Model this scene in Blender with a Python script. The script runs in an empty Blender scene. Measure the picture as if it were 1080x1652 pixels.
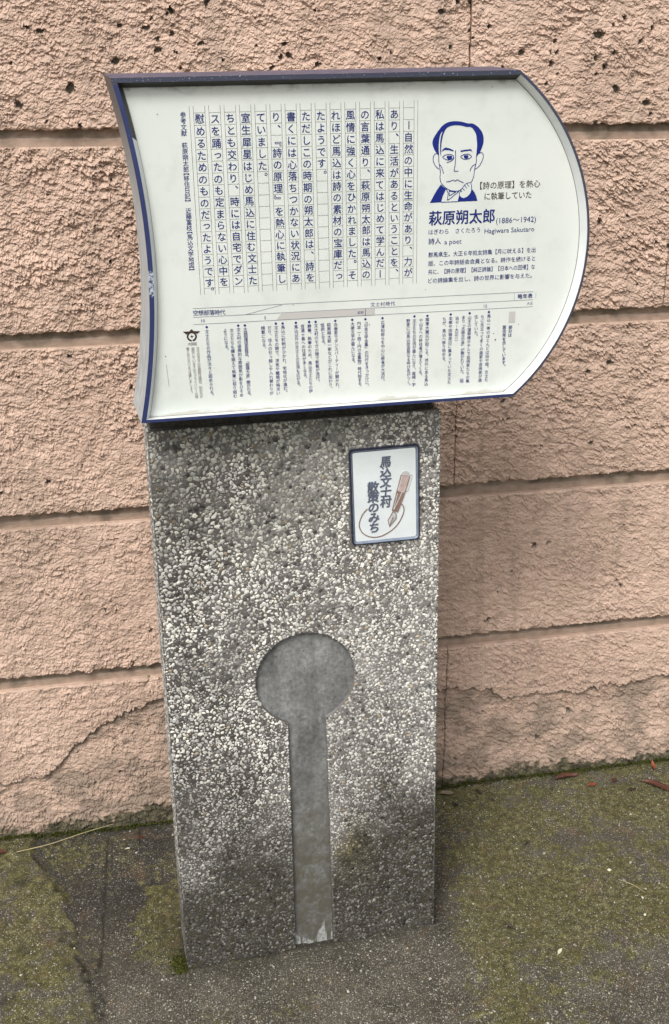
import bpy, math, random
import numpy as np
from mathutils import Matrix, Vector

# ------------------------------------------------------------------ scene, camera, light
S = bpy.context.scene
COL = S.collection
cam_d = bpy.data.cameras.new('camera')
cam = bpy.data.objects.new('camera', cam_d)
COL.objects.link(cam)
R_ = Vector((0.9809042, -0.1944606, -0.0034668))
U_ = Vector((0.0732270, 0.3527428, 0.9328506))
F_ = Vector((0.1801798, 0.9152910, -0.3602467))
M_ = Matrix((( R_.x, U_.x, -F_.x, 0), (R_.y, U_.y, -F_.y, 0), (R_.z, U_.z, -F_.z, 0), (0, 0, 0, 1)))
cam.matrix_world = Matrix.Translation((-0.67691, -2.12659, 1.55110)) @ M_
cam_d.sensor_fit = 'VERTICAL'
cam_d.sensor_height = 36.0
cam_d.lens = 36.0 * 1795.09 / 1652.0
cam_d.clip_start = 0.05
cam_d.clip_end = 500
S.camera = cam

SUN_DIR = Vector((-0.42, -0.66, 1.0)).normalized()      # towards the sun
sun_el = math.asin(SUN_DIR.z)
sun_az = math.atan2(SUN_DIR.x, SUN_DIR.y)
w = bpy.data.worlds.new('World')
S.world = w
w.use_nodes = True
nt = w.node_tree
bg = nt.nodes['Background']
sky = nt.nodes.new('ShaderNodeTexSky')
sky.sky_type = 'NISHITA'
sky.sun_disc = False
sky.sun_elevation = sun_el
sky.sun_rotation = sun_az
sky.air_density = 1.0
sky.dust_density = 5.0
hs = nt.nodes.new('ShaderNodeHueSaturation')
hs.inputs['Saturation'].default_value = 0.22
nt.links.new(sky.outputs[0], hs.inputs['Color'])
nt.links.new(hs.outputs[0], bg.inputs[0])
bg.inputs[1].default_value = 0.1

sl = bpy.data.lights.new('sun', 'SUN')
sl.energy = 1.35
sl.angle = math.radians(20)
sl.color = (1.0, 0.97, 0.93)
so = bpy.data.objects.new('sun', sl)
COL.objects.link(so)
so.rotation_euler = SUN_DIR.to_track_quat('Z', 'Y').to_euler()

S.view_settings.view_transform = 'Standard'
S.view_settings.look = 'None'
S.view_settings.gamma = 1.0
S.view_settings.use_curve_mapping = False
S.view_settings.exposure = 0.76

rng = np.random.default_rng(7)
random.seed(7)

# ------------------------------------------------------------------ numpy noise
_perm = rng.permutation(512)
_perm = np.concatenate([_perm, _perm])
_ga = rng.uniform(0, 2 * np.pi, 512)
_gx, _gy = np.cos(_ga), np.sin(_ga)
def pn(x, y, seed=0):
    x = x + seed * 17.31
    y = y + seed * 9.77
    xi = np.floor(x).astype(np.int64); yi = np.floor(y).astype(np.int64)
    xf = x - xi; yf = y - yi
    u = xf * xf * xf * (xf * (xf * 6 - 15) + 10); v = yf * yf * yf * (yf * (yf * 6 - 15) + 10)
    def g(a, b):
        h = _perm[(_perm[(xi + a) & 511] + yi + b) & 511]
        return _gx[h] * (xf - a) + _gy[h] * (yf - b)
    n0 = g(0, 0) * (1 - u) + g(1, 0) * u
    n1 = g(0, 1) * (1 - u) + g(1, 1) * u
    return (n0 * (1 - v) + n1 * v) * 1.5
def fbm(x, y, seed=0, octs=4, gain=0.5):
    s = 0; a = 1.0; f = 1.0
    for i in range(octs):
        s = s + a * pn(x * f, y * f, seed + i * 3); a *= gain; f *= 2.03
    return s
def worley(x, y, seed=0):
    x = x + seed * 13.7; y = y + seed * 7.9
    xi = np.floor(x).astype(np.int64); yi = np.floor(y).astype(np.int64)
    f1 = np.full(x.shape, 9.0); f2 = np.full(x.shape, 9.0)
    for a in (-1, 0, 1):
        for b in (-1, 0, 1):
            h = _perm[(_perm[(xi + a) & 511] + yi + b) & 511]; h2 = _perm[(h + 37) & 511]
            d = np.hypot(xi + a + h / 512 - x, yi + b + h2 / 512 - y)
            f2 = np.minimum(f2, np.maximum(f1, d)); f1 = np.minimum(f1, d)
    return f1, f2
def sst(a, b, x):
    t = np.clip((x - a) / (b - a), 0, 1)
    return t * t * (3 - 2 * t)

# ------------------------------------------------------------------ helpers
def link(name, me, mat=None, parent=None):
    o = bpy.data.objects.new(name, me)
    if mat is not None and me is not None:
        if len(me.materials) == 0:
            me.materials.append(mat)
    COL.objects.link(o)
    if parent is not None:
        o.parent = parent
    return o
def empty(name, loc=(0, 0, 0)):
    o = bpy.data.objects.new(name, None)
    o.location = loc
    o.empty_display_size = 0.1
    COL.objects.link(o)
    return o
def tag(o, label=None, cat=None, group=None, kind=None):
    if label: o['label'] = label
    if cat: o['category'] = cat
    if group: o['group'] = group
    if kind: o['kind'] = kind
    return o
def mesh_np(name, V, Q, smooth=True):
    """V (n,3); Q (m,k) faces of one size"""
    me = bpy.data.meshes.new(name)
    V = np.ascontiguousarray(V, dtype=np.float32); Q = np.ascontiguousarray(Q, dtype=np.int32)
    m, k = Q.shape
    me.vertices.add(len(V)); me.vertices.foreach_set('co', V.ravel())
    me.loops.add(m * k); me.loops.foreach_set('vertex_index', Q.ravel())
    me.polygons.add(m)
    me.polygons.foreach_set('loop_start', np.arange(0, m * k, k, dtype=np.int32))
    me.polygons.foreach_set('loop_total', np.full(m, k, dtype=np.int32))
    me.polygons.foreach_set('use_smooth', np.full(m, smooth, dtype=bool))
    me.update(calc_edges=True)
    me.validate()
    return me
def vcol(me, name, C):
    a = me.color_attributes.new(name, 'FLOAT_COLOR', 'POINT')
    C = np.asarray(C, dtype=np.float32)
    if C.shape[1] == 3:
        C = np.concatenate([C, np.ones((len(C), 1), np.float32)], 1)
    a.data.foreach_set('color', np.ascontiguousarray(C).ravel())
def mesh_py(name, V, F, smooth=False):
    me = bpy.data.meshes.new(name)
    me.from_pydata([tuple(v) for v in V], [], F)
    if smooth:
        for p in me.polygons: p.use_smooth = True
    me.update()
    return me
def grid_quads(nx, nz):
    i = np.arange(nx * nz).reshape(nz, nx)
    return np.stack([i[:-1, :-1], i[:-1, 1:], i[1:, 1:], i[1:, :-1]], -1).reshape(-1, 4)
def extrude_poly(name, pts, y0, y1, shift=(0, 0)):
    """outline in the x-z plane, from depth y0 (front) to y1 (back)"""
    n = len(pts)
    V = [(p[0], y0, p[1]) for p in pts] + [(p[0] + shift[0], y1, p[1] + shift[1]) for p in pts]
    F = [list(range(n)), list(range(2 * n - 1, n - 1, -1))]
    F += [[i, i + n, (i + 1) % n + n, (i + 1) % n] for i in range(n)]
    return mesh_py(name, V, F)
def bevel(o, wd, seg=2):
    m = o.modifiers.new('bevel', 'BEVEL'); m.width = wd; m.segments = seg; m.limit_method = 'ANGLE'
    return o

# ------------------------------------------------------------------ materials
def new_mat(name):
    m = bpy.data.materials.new(name); m.use_nodes = True
    n = m.node_tree.nodes; l = m.node_tree.links
    b = n['Principled BSDF']
    return m, n, l, b
def N(n, t, **kw):
    x = n.new(t)
    for k, v in kw.items(): setattr(x, k, v)
    return x
def noise(n, l, co, scale, detail=4, rough=0.6):
    x = n.new('ShaderNodeTexNoise'); x.inputs['Scale'].default_value = scale
    x.inputs['Detail'].default_value = detail; x.inputs['Roughness'].default_value = rough
    l.new(co, x.inputs['Vector']); return x
def ramp(n, l, src, stops):
    r = n.new('ShaderNodeValToRGB')
    e = r.color_ramp.elements
    while len(e) < len(stops): e.new(0.5)
    for i, (p, c) in enumerate(stops):
        e[i].position = p; e[i].color = (c if len(c) == 4 else (*c, 1))
    l.new(src, r.inputs[0]); return r
def mix(n, l, fac, a, b, mode='MIX'):
    x = n.new('ShaderNodeMix'); x.data_type = 'RGBA'; x.blend_type = mode
    for sock, v in ((x.inputs['Factor'], fac), (x.inputs['A'], a), (x.inputs['B'], b)):
        if isinstance(v, (int, float)): sock.default_value = v
        elif isinstance(v, tuple): sock.default_value = (*v, 1) if len(v) == 3 else v
        else: l.new(v, sock)
    return x.outputs['Result']
def bump(n, l, b, h, strength, dist):
    x = n.new('ShaderNodeBump'); x.inputs['Strength'].default_value = strength
    x.inputs['Distance'].default_value = dist
    l.new(h, x.inputs['Height']); l.new(x.outputs[0], b.inputs['Normal']); return x
def geo_pos(n): return n.new('ShaderNodeNewGeometry').outputs['Position']

def m_wall():
    m, n, l, b = new_mat('painted_stucco')
    p = geo_pos(n)
    at = N(n, 'ShaderNodeVertexColor', layer_name='mask')
    sp = n.new('ShaderNodeSeparateColor'); l.new(at.outputs[0], sp.inputs[0])
    n1 = noise(n, l, p, 6, 5); n2 = noise(n, l, p, 60, 4); n3 = noise(n, l, p, 600, 3)
    c = ramp(n, l, n1.outputs[0], [(0.3, (0.48, 0.342, 0.266)), (0.7, (0.62, 0.452, 0.358))]).outputs[0]
    c2 = ramp(n, l, n2.outputs[0], [(0.3, (0.86, 0.86, 0.87)), (0.7, (1.06, 1.05, 1.03))]).outputs[0]
    c = mix(n, l, 1.0, c, c2, 'MULTIPLY')
    grime_shade = mix(n, l, n2.outputs[0], (0.205, 0.148, 0.108), (0.315, 0.245, 0.19))
    c = mix(n, l, sp.outputs[2], c, grime_shade)
    bare = ramp(n, l, n3.outputs[0], [(0.35, (0.085, 0.07, 0.055)), (0.65, (0.27, 0.24, 0.19))]).outputs[0]
    c = mix(n, l, sp.outputs[0], c, bare)
    moss = ramp(n, l, n2.outputs[0], [(0.35, (0.032, 0.029, 0.016)), (0.68, (0.125, 0.108, 0.062))]).outputs[0]
    c = mix(n, l, sp.outputs[1], c, moss)
    l.new(c, b.inputs['Base Color'])
    b.inputs['Roughness'].default_value = 0.62
    b.inputs['Specular IOR Level'].default_value = 0.35
    bump(n, l, b, noise(n, l, p, 420, 5, 0.65).outputs[0], 0.5, 0.0022)
    return m
def m_mortar():
    m, n, l, b = new_mat('painted_mortar')
    p = geo_pos(n)
    at = N(n, 'ShaderNodeVertexColor', layer_name='mask')
    sp = n.new('ShaderNodeSeparateColor'); l.new(at.outputs[0], sp.inputs[0])
    n2 = noise(n, l, p, 45, 5)
    c = ramp(n, l, n2.outputs[0], [(0.3, (0.27, 0.20, 0.15)), (0.7, (0.41, 0.305, 0.235))]).outputs[0]
    g = ramp(n, l, n2.outputs[0], [(0.35, (0.13, 0.10, 0.07)), (0.65, (0.26, 0.22, 0.16))]).outputs[0]
    c = mix(n, l, sp.outputs[0], c, g)
    l.new(c, b.inputs['Base Color']); b.inputs['Roughness'].default_value = 0.75
    bump(n, l, b, noise(n, l, p, 300, 5).outputs[0], 0.5, 0.0015)
    return m
def m_attr(name, layer, rough=0.7, spec=0.4, bscale=500, bdist=0.001, bstr=0.4):
    m, n, l, b = new_mat(name)
    at = N(n, 'ShaderNodeVertexColor', layer_name=layer)
    p = geo_pos(n)
    n2 = noise(n, l, p, bscale, 4)
    c2 = ramp(n, l, n2.outputs[0], [(0.3, (0.72, 0.72, 0.72)), (0.7, (1.15, 1.15, 1.15))]).outputs[0]
    l.new(mix(n, l, 1.0, at.outputs[0], c2, 'MULTIPLY'), b.inputs['Base Color'])
    b.inputs['Roughness'].default_value = rough
    b.inputs['Specular IOR Level'].default_value = spec
    bump(n, l, b, n2.outputs[0], bstr, bdist)
    return m
def m_plain(name, col, rough=0.5, metal=0.0, spec=0.5, var=0.0, scale=80, bstr=0.0):
    m, n, l, b = new_mat(name)
    b.inputs['Base Color'].default_value = (*col, 1)
    b.inputs['Roughness'].default_value = rough
    b.inputs['Metallic'].default_value = metal
    b.inputs['Specular IOR Level'].default_value = spec
    if var > 0:
        t = n.new('ShaderNodeTexCoord')
        n2 = noise(n, l, t.outputs['Object'], scale, 5)
        lo = tuple(x * (1 - var) for x in col); hi = tuple(min(1, x * (1 + var)) for x in col)
        l.new(ramp(n, l, n2.outputs[0], [(0.3, lo), (0.7, hi)]).outputs[0], b.inputs['Base Color'])
        if bstr: bump(n, l, b, n2.outputs[0], bstr, 0.001)
    return m
def m_lip():
    """navy paint worn through to pale metal"""
    m, n, l, b = new_mat('worn_navy_paint')
    t = n.new('ShaderNodeTexCoord'); p = t.outputs['Object']
    sx = n.new('ShaderNodeSeparateXYZ'); l.new(p, sx.inputs[0])
    n1 = noise(n, l, p, 300, 6, 0.7); n2 = noise(n, l, p, 9, 3)
    # wear is heaviest on one stretch of the left edge and along the top
    def band(axis, lo, hi, soft):
        a = n.new('ShaderNodeMapRange'); a.interpolation_type = 'SMOOTHSTEP'
        a.inputs['From Min'].default_value = lo - soft; a.inputs['From Max'].default_value = lo + soft
        l.new(sx.outputs[axis], a.inputs['Value'])
        c = n.new('ShaderNodeMapRange'); c.interpolation_type = 'SMOOTHSTEP'
        c.inputs['From Min'].default_value = hi - soft; c.inputs['From Max'].default_value = hi + soft
        c.inputs['To Min'].default_value = 1; c.inputs['To Max'].default_value = 0
        l.new(sx.outputs[axis], c.inputs['Value'])
        k = N(n, 'ShaderNodeMath', operation='MULTIPLY'); l.new(a.outputs[0], k.inputs[0]); l.new(c.outputs[0], k.inputs[1])
        return k.outputs[0]
    w1 = N(n, 'ShaderNodeMath', operation='MULTIPLY'); l.new(band(2, 0.190, 0.228, 0.006), w1.inputs[0]); l.new(band(0, -0.1, 0.06, 0.005), w1.inputs[1])
    w2 = N(n, 'ShaderNodeMath', operation='MULTIPLY'); l.new(band(2, 0.479, 0.6, 0.001), w2.inputs[0]); w2.inputs[1].default_value = 0.30
    ad = N(n, 'ShaderNodeMath', operation='ADD'); l.new(w1.outputs[0], ad.inputs[0]); l.new(w2.outputs[0], ad.inputs[1])
    k = N(n, 'ShaderNodeMath', operation='MULTIPLY'); l.new(ad.outputs[0], k.inputs[0]); k.inputs[1].default_value = 0.20
    s = N(n, 'ShaderNodeMath', operation='ADD'); l.new(n1.outputs[0], s.inputs[0]); l.new(k.outputs[0], s.inputs[1])
    f = ramp(n, l, s.outputs[0], [(0.66, (0, 0, 0)), (0.71, (1, 1, 1))]).outputs[0]
    top = band(2, 0.479, 0.6, 0.001)
    paint = ramp(n, l, n2.outputs[0], [(0.3, (0.016, 0.026, 0.095)), (0.7, (0.028, 0.042, 0.14))]).outputs[0]
    paint = mix(n, l, band(0, 0.585, 2.0, 0.03), paint, (0.050, 0.054, 0.085))
    paint = mix(n, l, top, paint, (0.04, 0.045, 0.075))
    metal = mix(n, l, n1.outputs[0], (0.25, 0.32, 0.42), (0.62, 0.66, 0.70))
    l.new(mix(n, l, f, paint, metal), b.inputs['Base Color'])
    b.inputs['Roughness'].default_value = 0.42
    bump(n, l, b, n1.outputs[0], 0.35, 0.0008)
    return m
def m_steel(name, lo, hi, rough=0.4, metal=0.55, streak=(6, 6, 90), top_shade=False):
    m, n, l, b = new_mat(name)
    t = n.new('ShaderNodeTexCoord')
    mp = n.new('ShaderNodeMapping'); mp.inputs['Scale'].default_value = streak
    l.new(t.outputs['Object'], mp.inputs[0])
    n1 = noise(n, l, mp.outputs[0], 6, 6, 0.6)
    l.new(ramp(n, l, n1.outputs[0], [(0.32, lo), (0.68, hi)]).outputs[0], b.inputs['Base Color'])
    if top_shade:                                   # painted shade: the side's colour darkens towards the top
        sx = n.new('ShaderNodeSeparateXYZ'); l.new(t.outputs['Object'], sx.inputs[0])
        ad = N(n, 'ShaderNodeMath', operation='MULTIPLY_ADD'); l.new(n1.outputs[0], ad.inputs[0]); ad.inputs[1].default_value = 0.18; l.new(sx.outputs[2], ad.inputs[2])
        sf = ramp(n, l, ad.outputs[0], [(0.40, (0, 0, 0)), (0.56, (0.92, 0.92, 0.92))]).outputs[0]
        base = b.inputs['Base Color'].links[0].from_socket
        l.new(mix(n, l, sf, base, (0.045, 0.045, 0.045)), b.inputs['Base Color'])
    b.inputs['Roughness'].default_value = rough; b.inputs['Metallic'].default_value = metal
    bump(n, l, b, n1.outputs[0], 0.15, 0.001)
    return m
def m_panel():
    m, n, l, b = new_mat('white_enamel_panel')
    t = n.new('ShaderNodeTexCoord'); p = t.outputs['Object']
    n1 = noise(n, l, p, 5, 5, 0.6); n2 = noise(n, l, p, 26, 5, 0.65)
    c = ramp(n, l, n1.outputs[0], [(0.3, (0.615, 0.66, 0.625)), (0.7, (0.70, 0.725, 0.69))]).outputs[0]
    sm = ramp(n, l, n2.outputs[0], [(0.28, (0.92, 0.925, 0.91)), (0.48, (1, 1, 1))]).outputs[0]
    c = mix(n, l, 1.0, c, sm, 'MULTIPLY')
    # dirt that has run down from the top rim and sits in the bottom corners
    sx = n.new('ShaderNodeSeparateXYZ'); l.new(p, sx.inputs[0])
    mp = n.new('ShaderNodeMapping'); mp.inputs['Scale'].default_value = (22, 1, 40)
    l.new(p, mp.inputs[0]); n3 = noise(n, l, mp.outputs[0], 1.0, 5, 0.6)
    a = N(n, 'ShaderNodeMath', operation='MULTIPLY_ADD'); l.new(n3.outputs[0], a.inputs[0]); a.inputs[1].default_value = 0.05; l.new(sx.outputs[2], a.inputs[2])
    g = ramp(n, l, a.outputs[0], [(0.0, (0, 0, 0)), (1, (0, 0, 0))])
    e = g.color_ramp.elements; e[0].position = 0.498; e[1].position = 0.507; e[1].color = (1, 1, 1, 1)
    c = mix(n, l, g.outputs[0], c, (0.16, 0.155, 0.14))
    a2 = N(n, 'ShaderNodeMath', operation='MULTIPLY_ADD'); l.new(n3.outputs[0], a2.inputs[0]); a2.inputs[1].default_value = -0.022; l.new(sx.outputs[2], a2.inputs[2])
    g2 = ramp(n, l, a2.outputs[0], [(0.0, (1, 1, 1)), (1.0, (0, 0, 0))])
    g2.color_ramp.elements[0].color = (0.55, 0.55, 0.55, 1); g2.color_ramp.elements[1].position = 0.003
    ad_ = N(n, 'ShaderNodeMath', operation='ADD'); l.new(a2.outputs[0], ad_.inputs[0]); ad_.inputs[1].default_value = 0.0065; l.new(ad_.outputs[0], g2.inputs[0])
    c = mix(n, l, g2.outputs[0], c, (0.36, 0.31, 0.24))
    v = n.new('ShaderNodeTexVoronoi'); v.inputs['Scale'].default_value = 28; l.new(p, v.inputs['Vector'])
    sp = ramp(n, l, v.outputs['Distance'], [(0.018, (1, 1, 1)), (0.035, (0, 0, 0))]).outputs[0]
    k = N(n, 'ShaderNodeMath', operation='MULTIPLY'); l.new(sp, k.inputs[0])
    vc = n.new('ShaderNodeSeparateColor'); l.new(v.outputs['Color'], vc.inputs[0])
    th = N(n, 'ShaderNodeMath', operation='GREATER_THAN'); l.new(vc.outputs[0], th.inputs[0]); th.inputs[1].default_value = 0.86
    l.new(th.outputs[0], k.inputs[1])
    c = mix(n, l, k.outputs[0], c, (0.22, 0.21, 0.18))
    l.new(c, b.inputs['Base Color'])
    b.inputs['Roughness'].default_value = 0.42
    b.inputs['Specular IOR Level'].default_value = 0.25
    return m
def m_recess():
    m, n, l, b = new_mat('smooth_grey_concrete')
    t = n.new('ShaderNodeTexCoord'); p = t.outputs['Object']
    sx = n.new('ShaderNodeSeparateXYZ'); l.new(p, sx.inputs[0])
    n1 = noise(n, l, p, 14, 6, 0.65); n2 = noise(n, l, p, 160, 5, 0.7)
    c = ramp(n, l, n1.outputs[0], [(0.3, (0.135, 0.137, 0.135)), (0.7, (0.245, 0.25, 0.245))]).outputs[0]
    c = mix(n, l, 1.0, c, ramp(n, l, n2.outputs[0], [(0.32, (0.55, 0.55, 0.55)), (0.68, (1.3, 1.3, 1.3))]).outputs[0], 'MULTIPLY')
    ms_ = n.new('ShaderNodeMapping'); ms_.inputs['Scale'].default_value = (13, 1, 2.2); l.new(p, ms_.inputs[0])
    n5 = noise(n, l, ms_.outputs[0], 1.6, 4, 0.6)
    c = mix(n, l, 1.0, c, ramp(n, l, n5.outputs[0], [(0.42, (0.74, 0.74, 0.74)), (0.56, (1.1, 1.1, 1.1))]).outputs[0], 'MULTIPLY')
    v = n.new('ShaderNodeTexVoronoi'); v.inputs['Scale'].default_value = 120; l.new(p, v.inputs['Vector'])
    pit = ramp(n, l, v.outputs['Distance'], [(0.09, (0, 0, 0)), (0.16, (1, 1, 1))]).outputs[0]
    vs = n.new('ShaderNodeSeparateColor'); l.new(v.outputs['Color'], vs.inputs[0])
    th = N(n, 'ShaderNodeMath', operation='LESS_THAN'); l.new(vs.outputs[0], th.inputs[0]); th.inputs[1].default_value = 0.8
    mx = N(n, 'ShaderNodeMath', operation='MAXIMUM'); l.new(pit, mx.inputs[0]); l.new(th.outputs[0], mx.inputs[1])
    c = mix(n, l, mx.outputs[0], (0.03, 0.03, 0.028), c)
    # brown-green growth creeping up from the foot
    def zr(lo, hi, a=0, bb=1):
        r = n.new('ShaderNodeMapRange'); r.interpolation_type = 'SMOOTHSTEP'
        r.inputs['From Min'].default_value = lo; r.inputs['From Max'].default_value = hi
        r.inputs['To Min'].default_value = a; r.inputs['To Max'].default_value = bb
        l.new(sx.outputs[2], r.inputs['Value']); return r.outputs[0]
    nz = noise(n, l, p, 30, 6, 0.75)
    a = N(n, 'ShaderNodeMath', operation='MULTIPLY'); l.new(zr(0.14, 0.46, 1, 0), a.inputs[0])
    r2 = ramp(n, l, nz.outputs[0], [(0.34, (0, 0, 0)), (0.52, (1, 1, 1))]); l.new(r2.outputs[0], a.inputs[1])
    af = N(n, 'ShaderNodeMath', operation='MULTIPLY'); l.new(a.outputs[0], af.inputs[0]); af.inputs[1].default_value = 0.85
    c = mix(n, l, af.outputs[0], c, (0.082, 0.073, 0.050))
    # white efflorescence flaring at the very foot
    mp = n.new('ShaderNodeMapping'); mp.inputs['Scale'].default_value = (75, 1, 11); l.new(p, mp.inputs[0])
    nw = noise(n, l, mp.outputs[0], 1.0, 3, 0.5)
    s = N(n, 'ShaderNodeMath', operation='MULTIPLY_ADD'); l.new(zr(0.0, 0.055, 0.22, -0.04), s.inputs[0]); s.inputs[1].default_value = 1.0; l.new(nw.outputs[0], s.inputs[2])
    r3 = ramp(n, l, s.outputs[0], [(0.66, (0, 0, 0)), (0.70, (1, 1, 1))])
    nq = noise(n, l, p, 130, 5, 0.7)
    k3 = N(n, 'ShaderNodeMath', operation='MULTIPLY'); l.new(r3.outputs[0], k3.inputs[0])
    l.new(ramp(n, l, nq.outputs[0], [(0.36, (0.25, 0.25, 0.25)), (0.56, (1, 1, 1))]).outputs[0], k3.inputs[1])
    c = mix(n, l, k3.outputs[0], c, (0.36, 0.37, 0.36))
    l.new(c, b.inputs['Base Color']); b.inputs['Roughness'].default_value = 0.7
    bump(n, l, b, n2.outputs[0], 0.3, 0.001)
    return m
def m_ground():
    m, n, l, b = new_mat('mossy_concrete')
    p = geo_pos(n)
    at = N(n, 'ShaderNodeVertexColor', layer_name='mask')
    sp = n.new('ShaderNodeSeparateColor'); l.new(at.outputs[0], sp.inputs[0])
    R, G, B = sp.outputs            # R moss, G dark smooth slab, B gravelly speckle
    A = at.outputs['Alpha']
    n1 = noise(n, l, p, 9, 6, 0.65); n2 = noise(n, l, p, 70, 6, 0.7); n3 = noise(n, l, p, 420, 4, 0.7)
    c = ramp(n, l, n1.outputs[0], [(0.3, (0.046, 0.040, 0.029)), (0.7, (0.108, 0.096, 0.074))]).outputs[0]
    c = mix(n, l, G, c, (0.036, 0.032, 0.027))
    ms = ramp(n, l, n2.outputs[0], [(0.32, (0.034, 0.031, 0.010)), (0.52, (0.092, 0.085, 0.026)), (0.72, (0.215, 0.196, 0.074))]).outputs[0]
    f = N(n, 'ShaderNodeMath', operation='MULTIPLY_ADD'); l.new(n2.outputs[0], f.inputs[0]); f.inputs[1].default_value = 1.2; l.new(R, f.inputs[2])
    ff = ramp(n, l, f.outputs[0], [(0.72, (0, 0, 0)), (1.25, (0.9, 0.9, 0.9))]).outputs[0]
    c = mix(n, l, ff, c, ms)
    rs = noise(n, l, p, 16, 4, 0.6)
    c = mix(n, l, ramp(n, l, rs.outputs[0], [(0.56, (0, 0, 0)), (0.70, (0.55, 0.55, 0.55))]).outputs[0], c, (0.13, 0.085, 0.045))
    c = mix(n, l, 1.0, c, ramp(n, l, n3.outputs[0], [(0.32, (0.34, 0.34, 0.34)), (0.68, (1.75, 1.75, 1.75))]).outputs[0], 'MULTIPLY')
    for sc, th, col, sz in ((230, 0.84, (0.50, 0.48, 0.40), 0.26), (420, 0.62, (0.33, 0.31, 0.26), 0.36)):
        v = n.new('ShaderNodeTexVoronoi'); v.inputs['Scale'].default_value = sc; v.inputs['Randomness'].default_value = 1.0
        l.new(p, v.inputs['Vector'])
        vs = n.new('ShaderNodeSeparateColor'); l.new(v.outputs['Color'], vs.inputs[0])
        a0 = N(n, 'ShaderNodeMath', operation='MULTIPLY_ADD'); l.new(B, a0.inputs[0]); a0.inputs[1].default_value = 0.38; l.new(vs.outputs[0], a0.inputs[2])
        a1 = N(n, 'ShaderNodeMath', operation='GREATER_THAN'); l.new(a0.outputs[0], a1.inputs[0]); a1.inputs[1].default_value = th + 0.13
        r = ramp(n, l, v.outputs['Distance'], [(sz, (1, 1, 1)), (sz + 0.1, (0, 0, 0))]).outputs[0]
        k = N(n, 'ShaderNodeMath', operation='MULTIPLY'); l.new(a1.outputs[0], k.inputs[0]); l.new(r, k.inputs[1])
        k2 = N(n, 'ShaderNodeMath', operation='MULTIPLY'); l.new(k.outputs[0], k2.inputs[0]); l.new(vs.outputs[1], k2.inputs[1])
        c = mix(n, l, k2.outputs[0], c, col)
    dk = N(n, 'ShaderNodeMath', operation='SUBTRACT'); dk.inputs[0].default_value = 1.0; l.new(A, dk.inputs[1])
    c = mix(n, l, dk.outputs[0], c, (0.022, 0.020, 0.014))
    l.new(c, b.inputs['Base Color']); b.inputs['Roughness'].default_value = 0.8
    b.inputs['Specular IOR Level'].default_value = 0.3
    h = N(n, 'ShaderNodeMath', operation='ADD'); l.new(n3.outputs[0], h.inputs[0]); l.new(n2.outputs[0], h.inputs[1])
    bump(n, l, b, h.outputs[0], 0.9, 0.004)
    return m

MW = m_wall(); MM = m_mortar(); MG = m_ground()
MCH = m_attr('stone_chips', 'col', 0.55, 0.5, 380, 0.0008, 0.35)
MMX = m_attr('cement_matrix', 'col', 0.8, 0.3, 330, 0.0016, 0.6)
MREC = m_recess(); MPAN = m_panel(); MLIP = m_lip()
MSIDE = m_steel('weathered_grey_metal', (0.27, 0.30, 0.31), (0.56, 0.61, 0.63), 0.45, 0.0, (30, 30, 1.6), True)
MBEV = m_steel('pale_grey_metal', (0.66, 0.69, 0.70), (0.78, 0.80, 0.80), 0.32, 0.1, (1, 1, 1))
MSHADE = m_plain('painted_shade_black', (0.022, 0.020, 0.018), 0.5, 0, 0.4, 0.4, 60)  # near-black colour paints the shade of the down-facing top bevel
MTOPF = m_plain('faded_purple_paint', (0.085, 0.078, 0.125), 0.45, 0.0, 0.5, 0.35, 60, 0.2)
MBLUE = m_plain('blue_print', (0.008, 0.020, 0.19), 0.45, 0, 0.3)
MNAVY = m_plain('navy_print', (0.012, 0.022, 0.155), 0.45, 0, 0.3)
MBRN = m_plain('brown_print', (0.045, 0.028, 0.022), 0.45, 0, 0.3)
MFAINT = m_plain('faded_brown_print', (0.17, 0.14, 0.115), 0.45, 0, 0.3)
MLINE = m_plain('thin_grey_line', (0.115, 0.10, 0.085), 0.45, 0, 0.3)
MTLINE = m_plain('thin_blue_line', (0.10, 0.105, 0.16), 0.45, 0, 0.3)
MBAND = m_plain('pale_mauve_band', (0.50, 0.485, 0.465), 0.45, 0, 0.3)
MDARK = m_plain('dark_stained_stone', (0.06, 0.055, 0.045), 0.85, 0, 0.3, 0.5, 120, 0.5)
MPW = m_plain('glazed_white_plate', (0.66, 0.71, 0.72), 0.25, 0, 0.5, 0.06, 20)
MPRIM = m_plain('navy_glazed_rim', (0.016, 0.020, 0.042), 0.22, 0, 0.6, 0.3, 60)
MPBEV = m_plain('grey_blue_glazed_bevel', (0.22, 0.26, 0.34), 0.16, 0.25, 0.7, 0.2, 60)
MPTXT = m_plain('slate_relief', (0.10, 0.115, 0.16), 0.35, 0.0, 0.5, 0.2, 90)
MPEN = m_plain('copper_relief', (0.50, 0.39, 0.365), 0.35, 0.1, 0.5, 0.3, 120)
MPENG = m_plain('grey_relief', (0.54, 0.53, 0.53), 0.35, 0.1, 0.5, 0.2, 120)
MPEND = m_plain('brown_relief', (0.24, 0.155, 0.13), 0.4, 0.1, 0.5, 0.2, 120)
MLEAF = [m_plain('red_brown_leaf', (0.085, 0.032, 0.020), 0.5, 0, 0.4, 0.35, 70, 0.3),
         m_plain('orange_brown_leaf', (0.22, 0.060, 0.026), 0.5, 0, 0.4, 0.35, 70, 0.3),
         m_plain('grey_tan_leaf', (0.22, 0.175, 0.115), 0.6, 0, 0.3, 0.3, 70, 0.3),
         m_plain('dark_brown_leaf', (0.045, 0.027, 0.018), 0.6, 0, 0.3, 0.3, 70, 0.3)]
MTWIG = m_plain('dry_straw', (0.42, 0.36, 0.20), 0.6, 0, 0.3, 0.25, 90)
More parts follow.
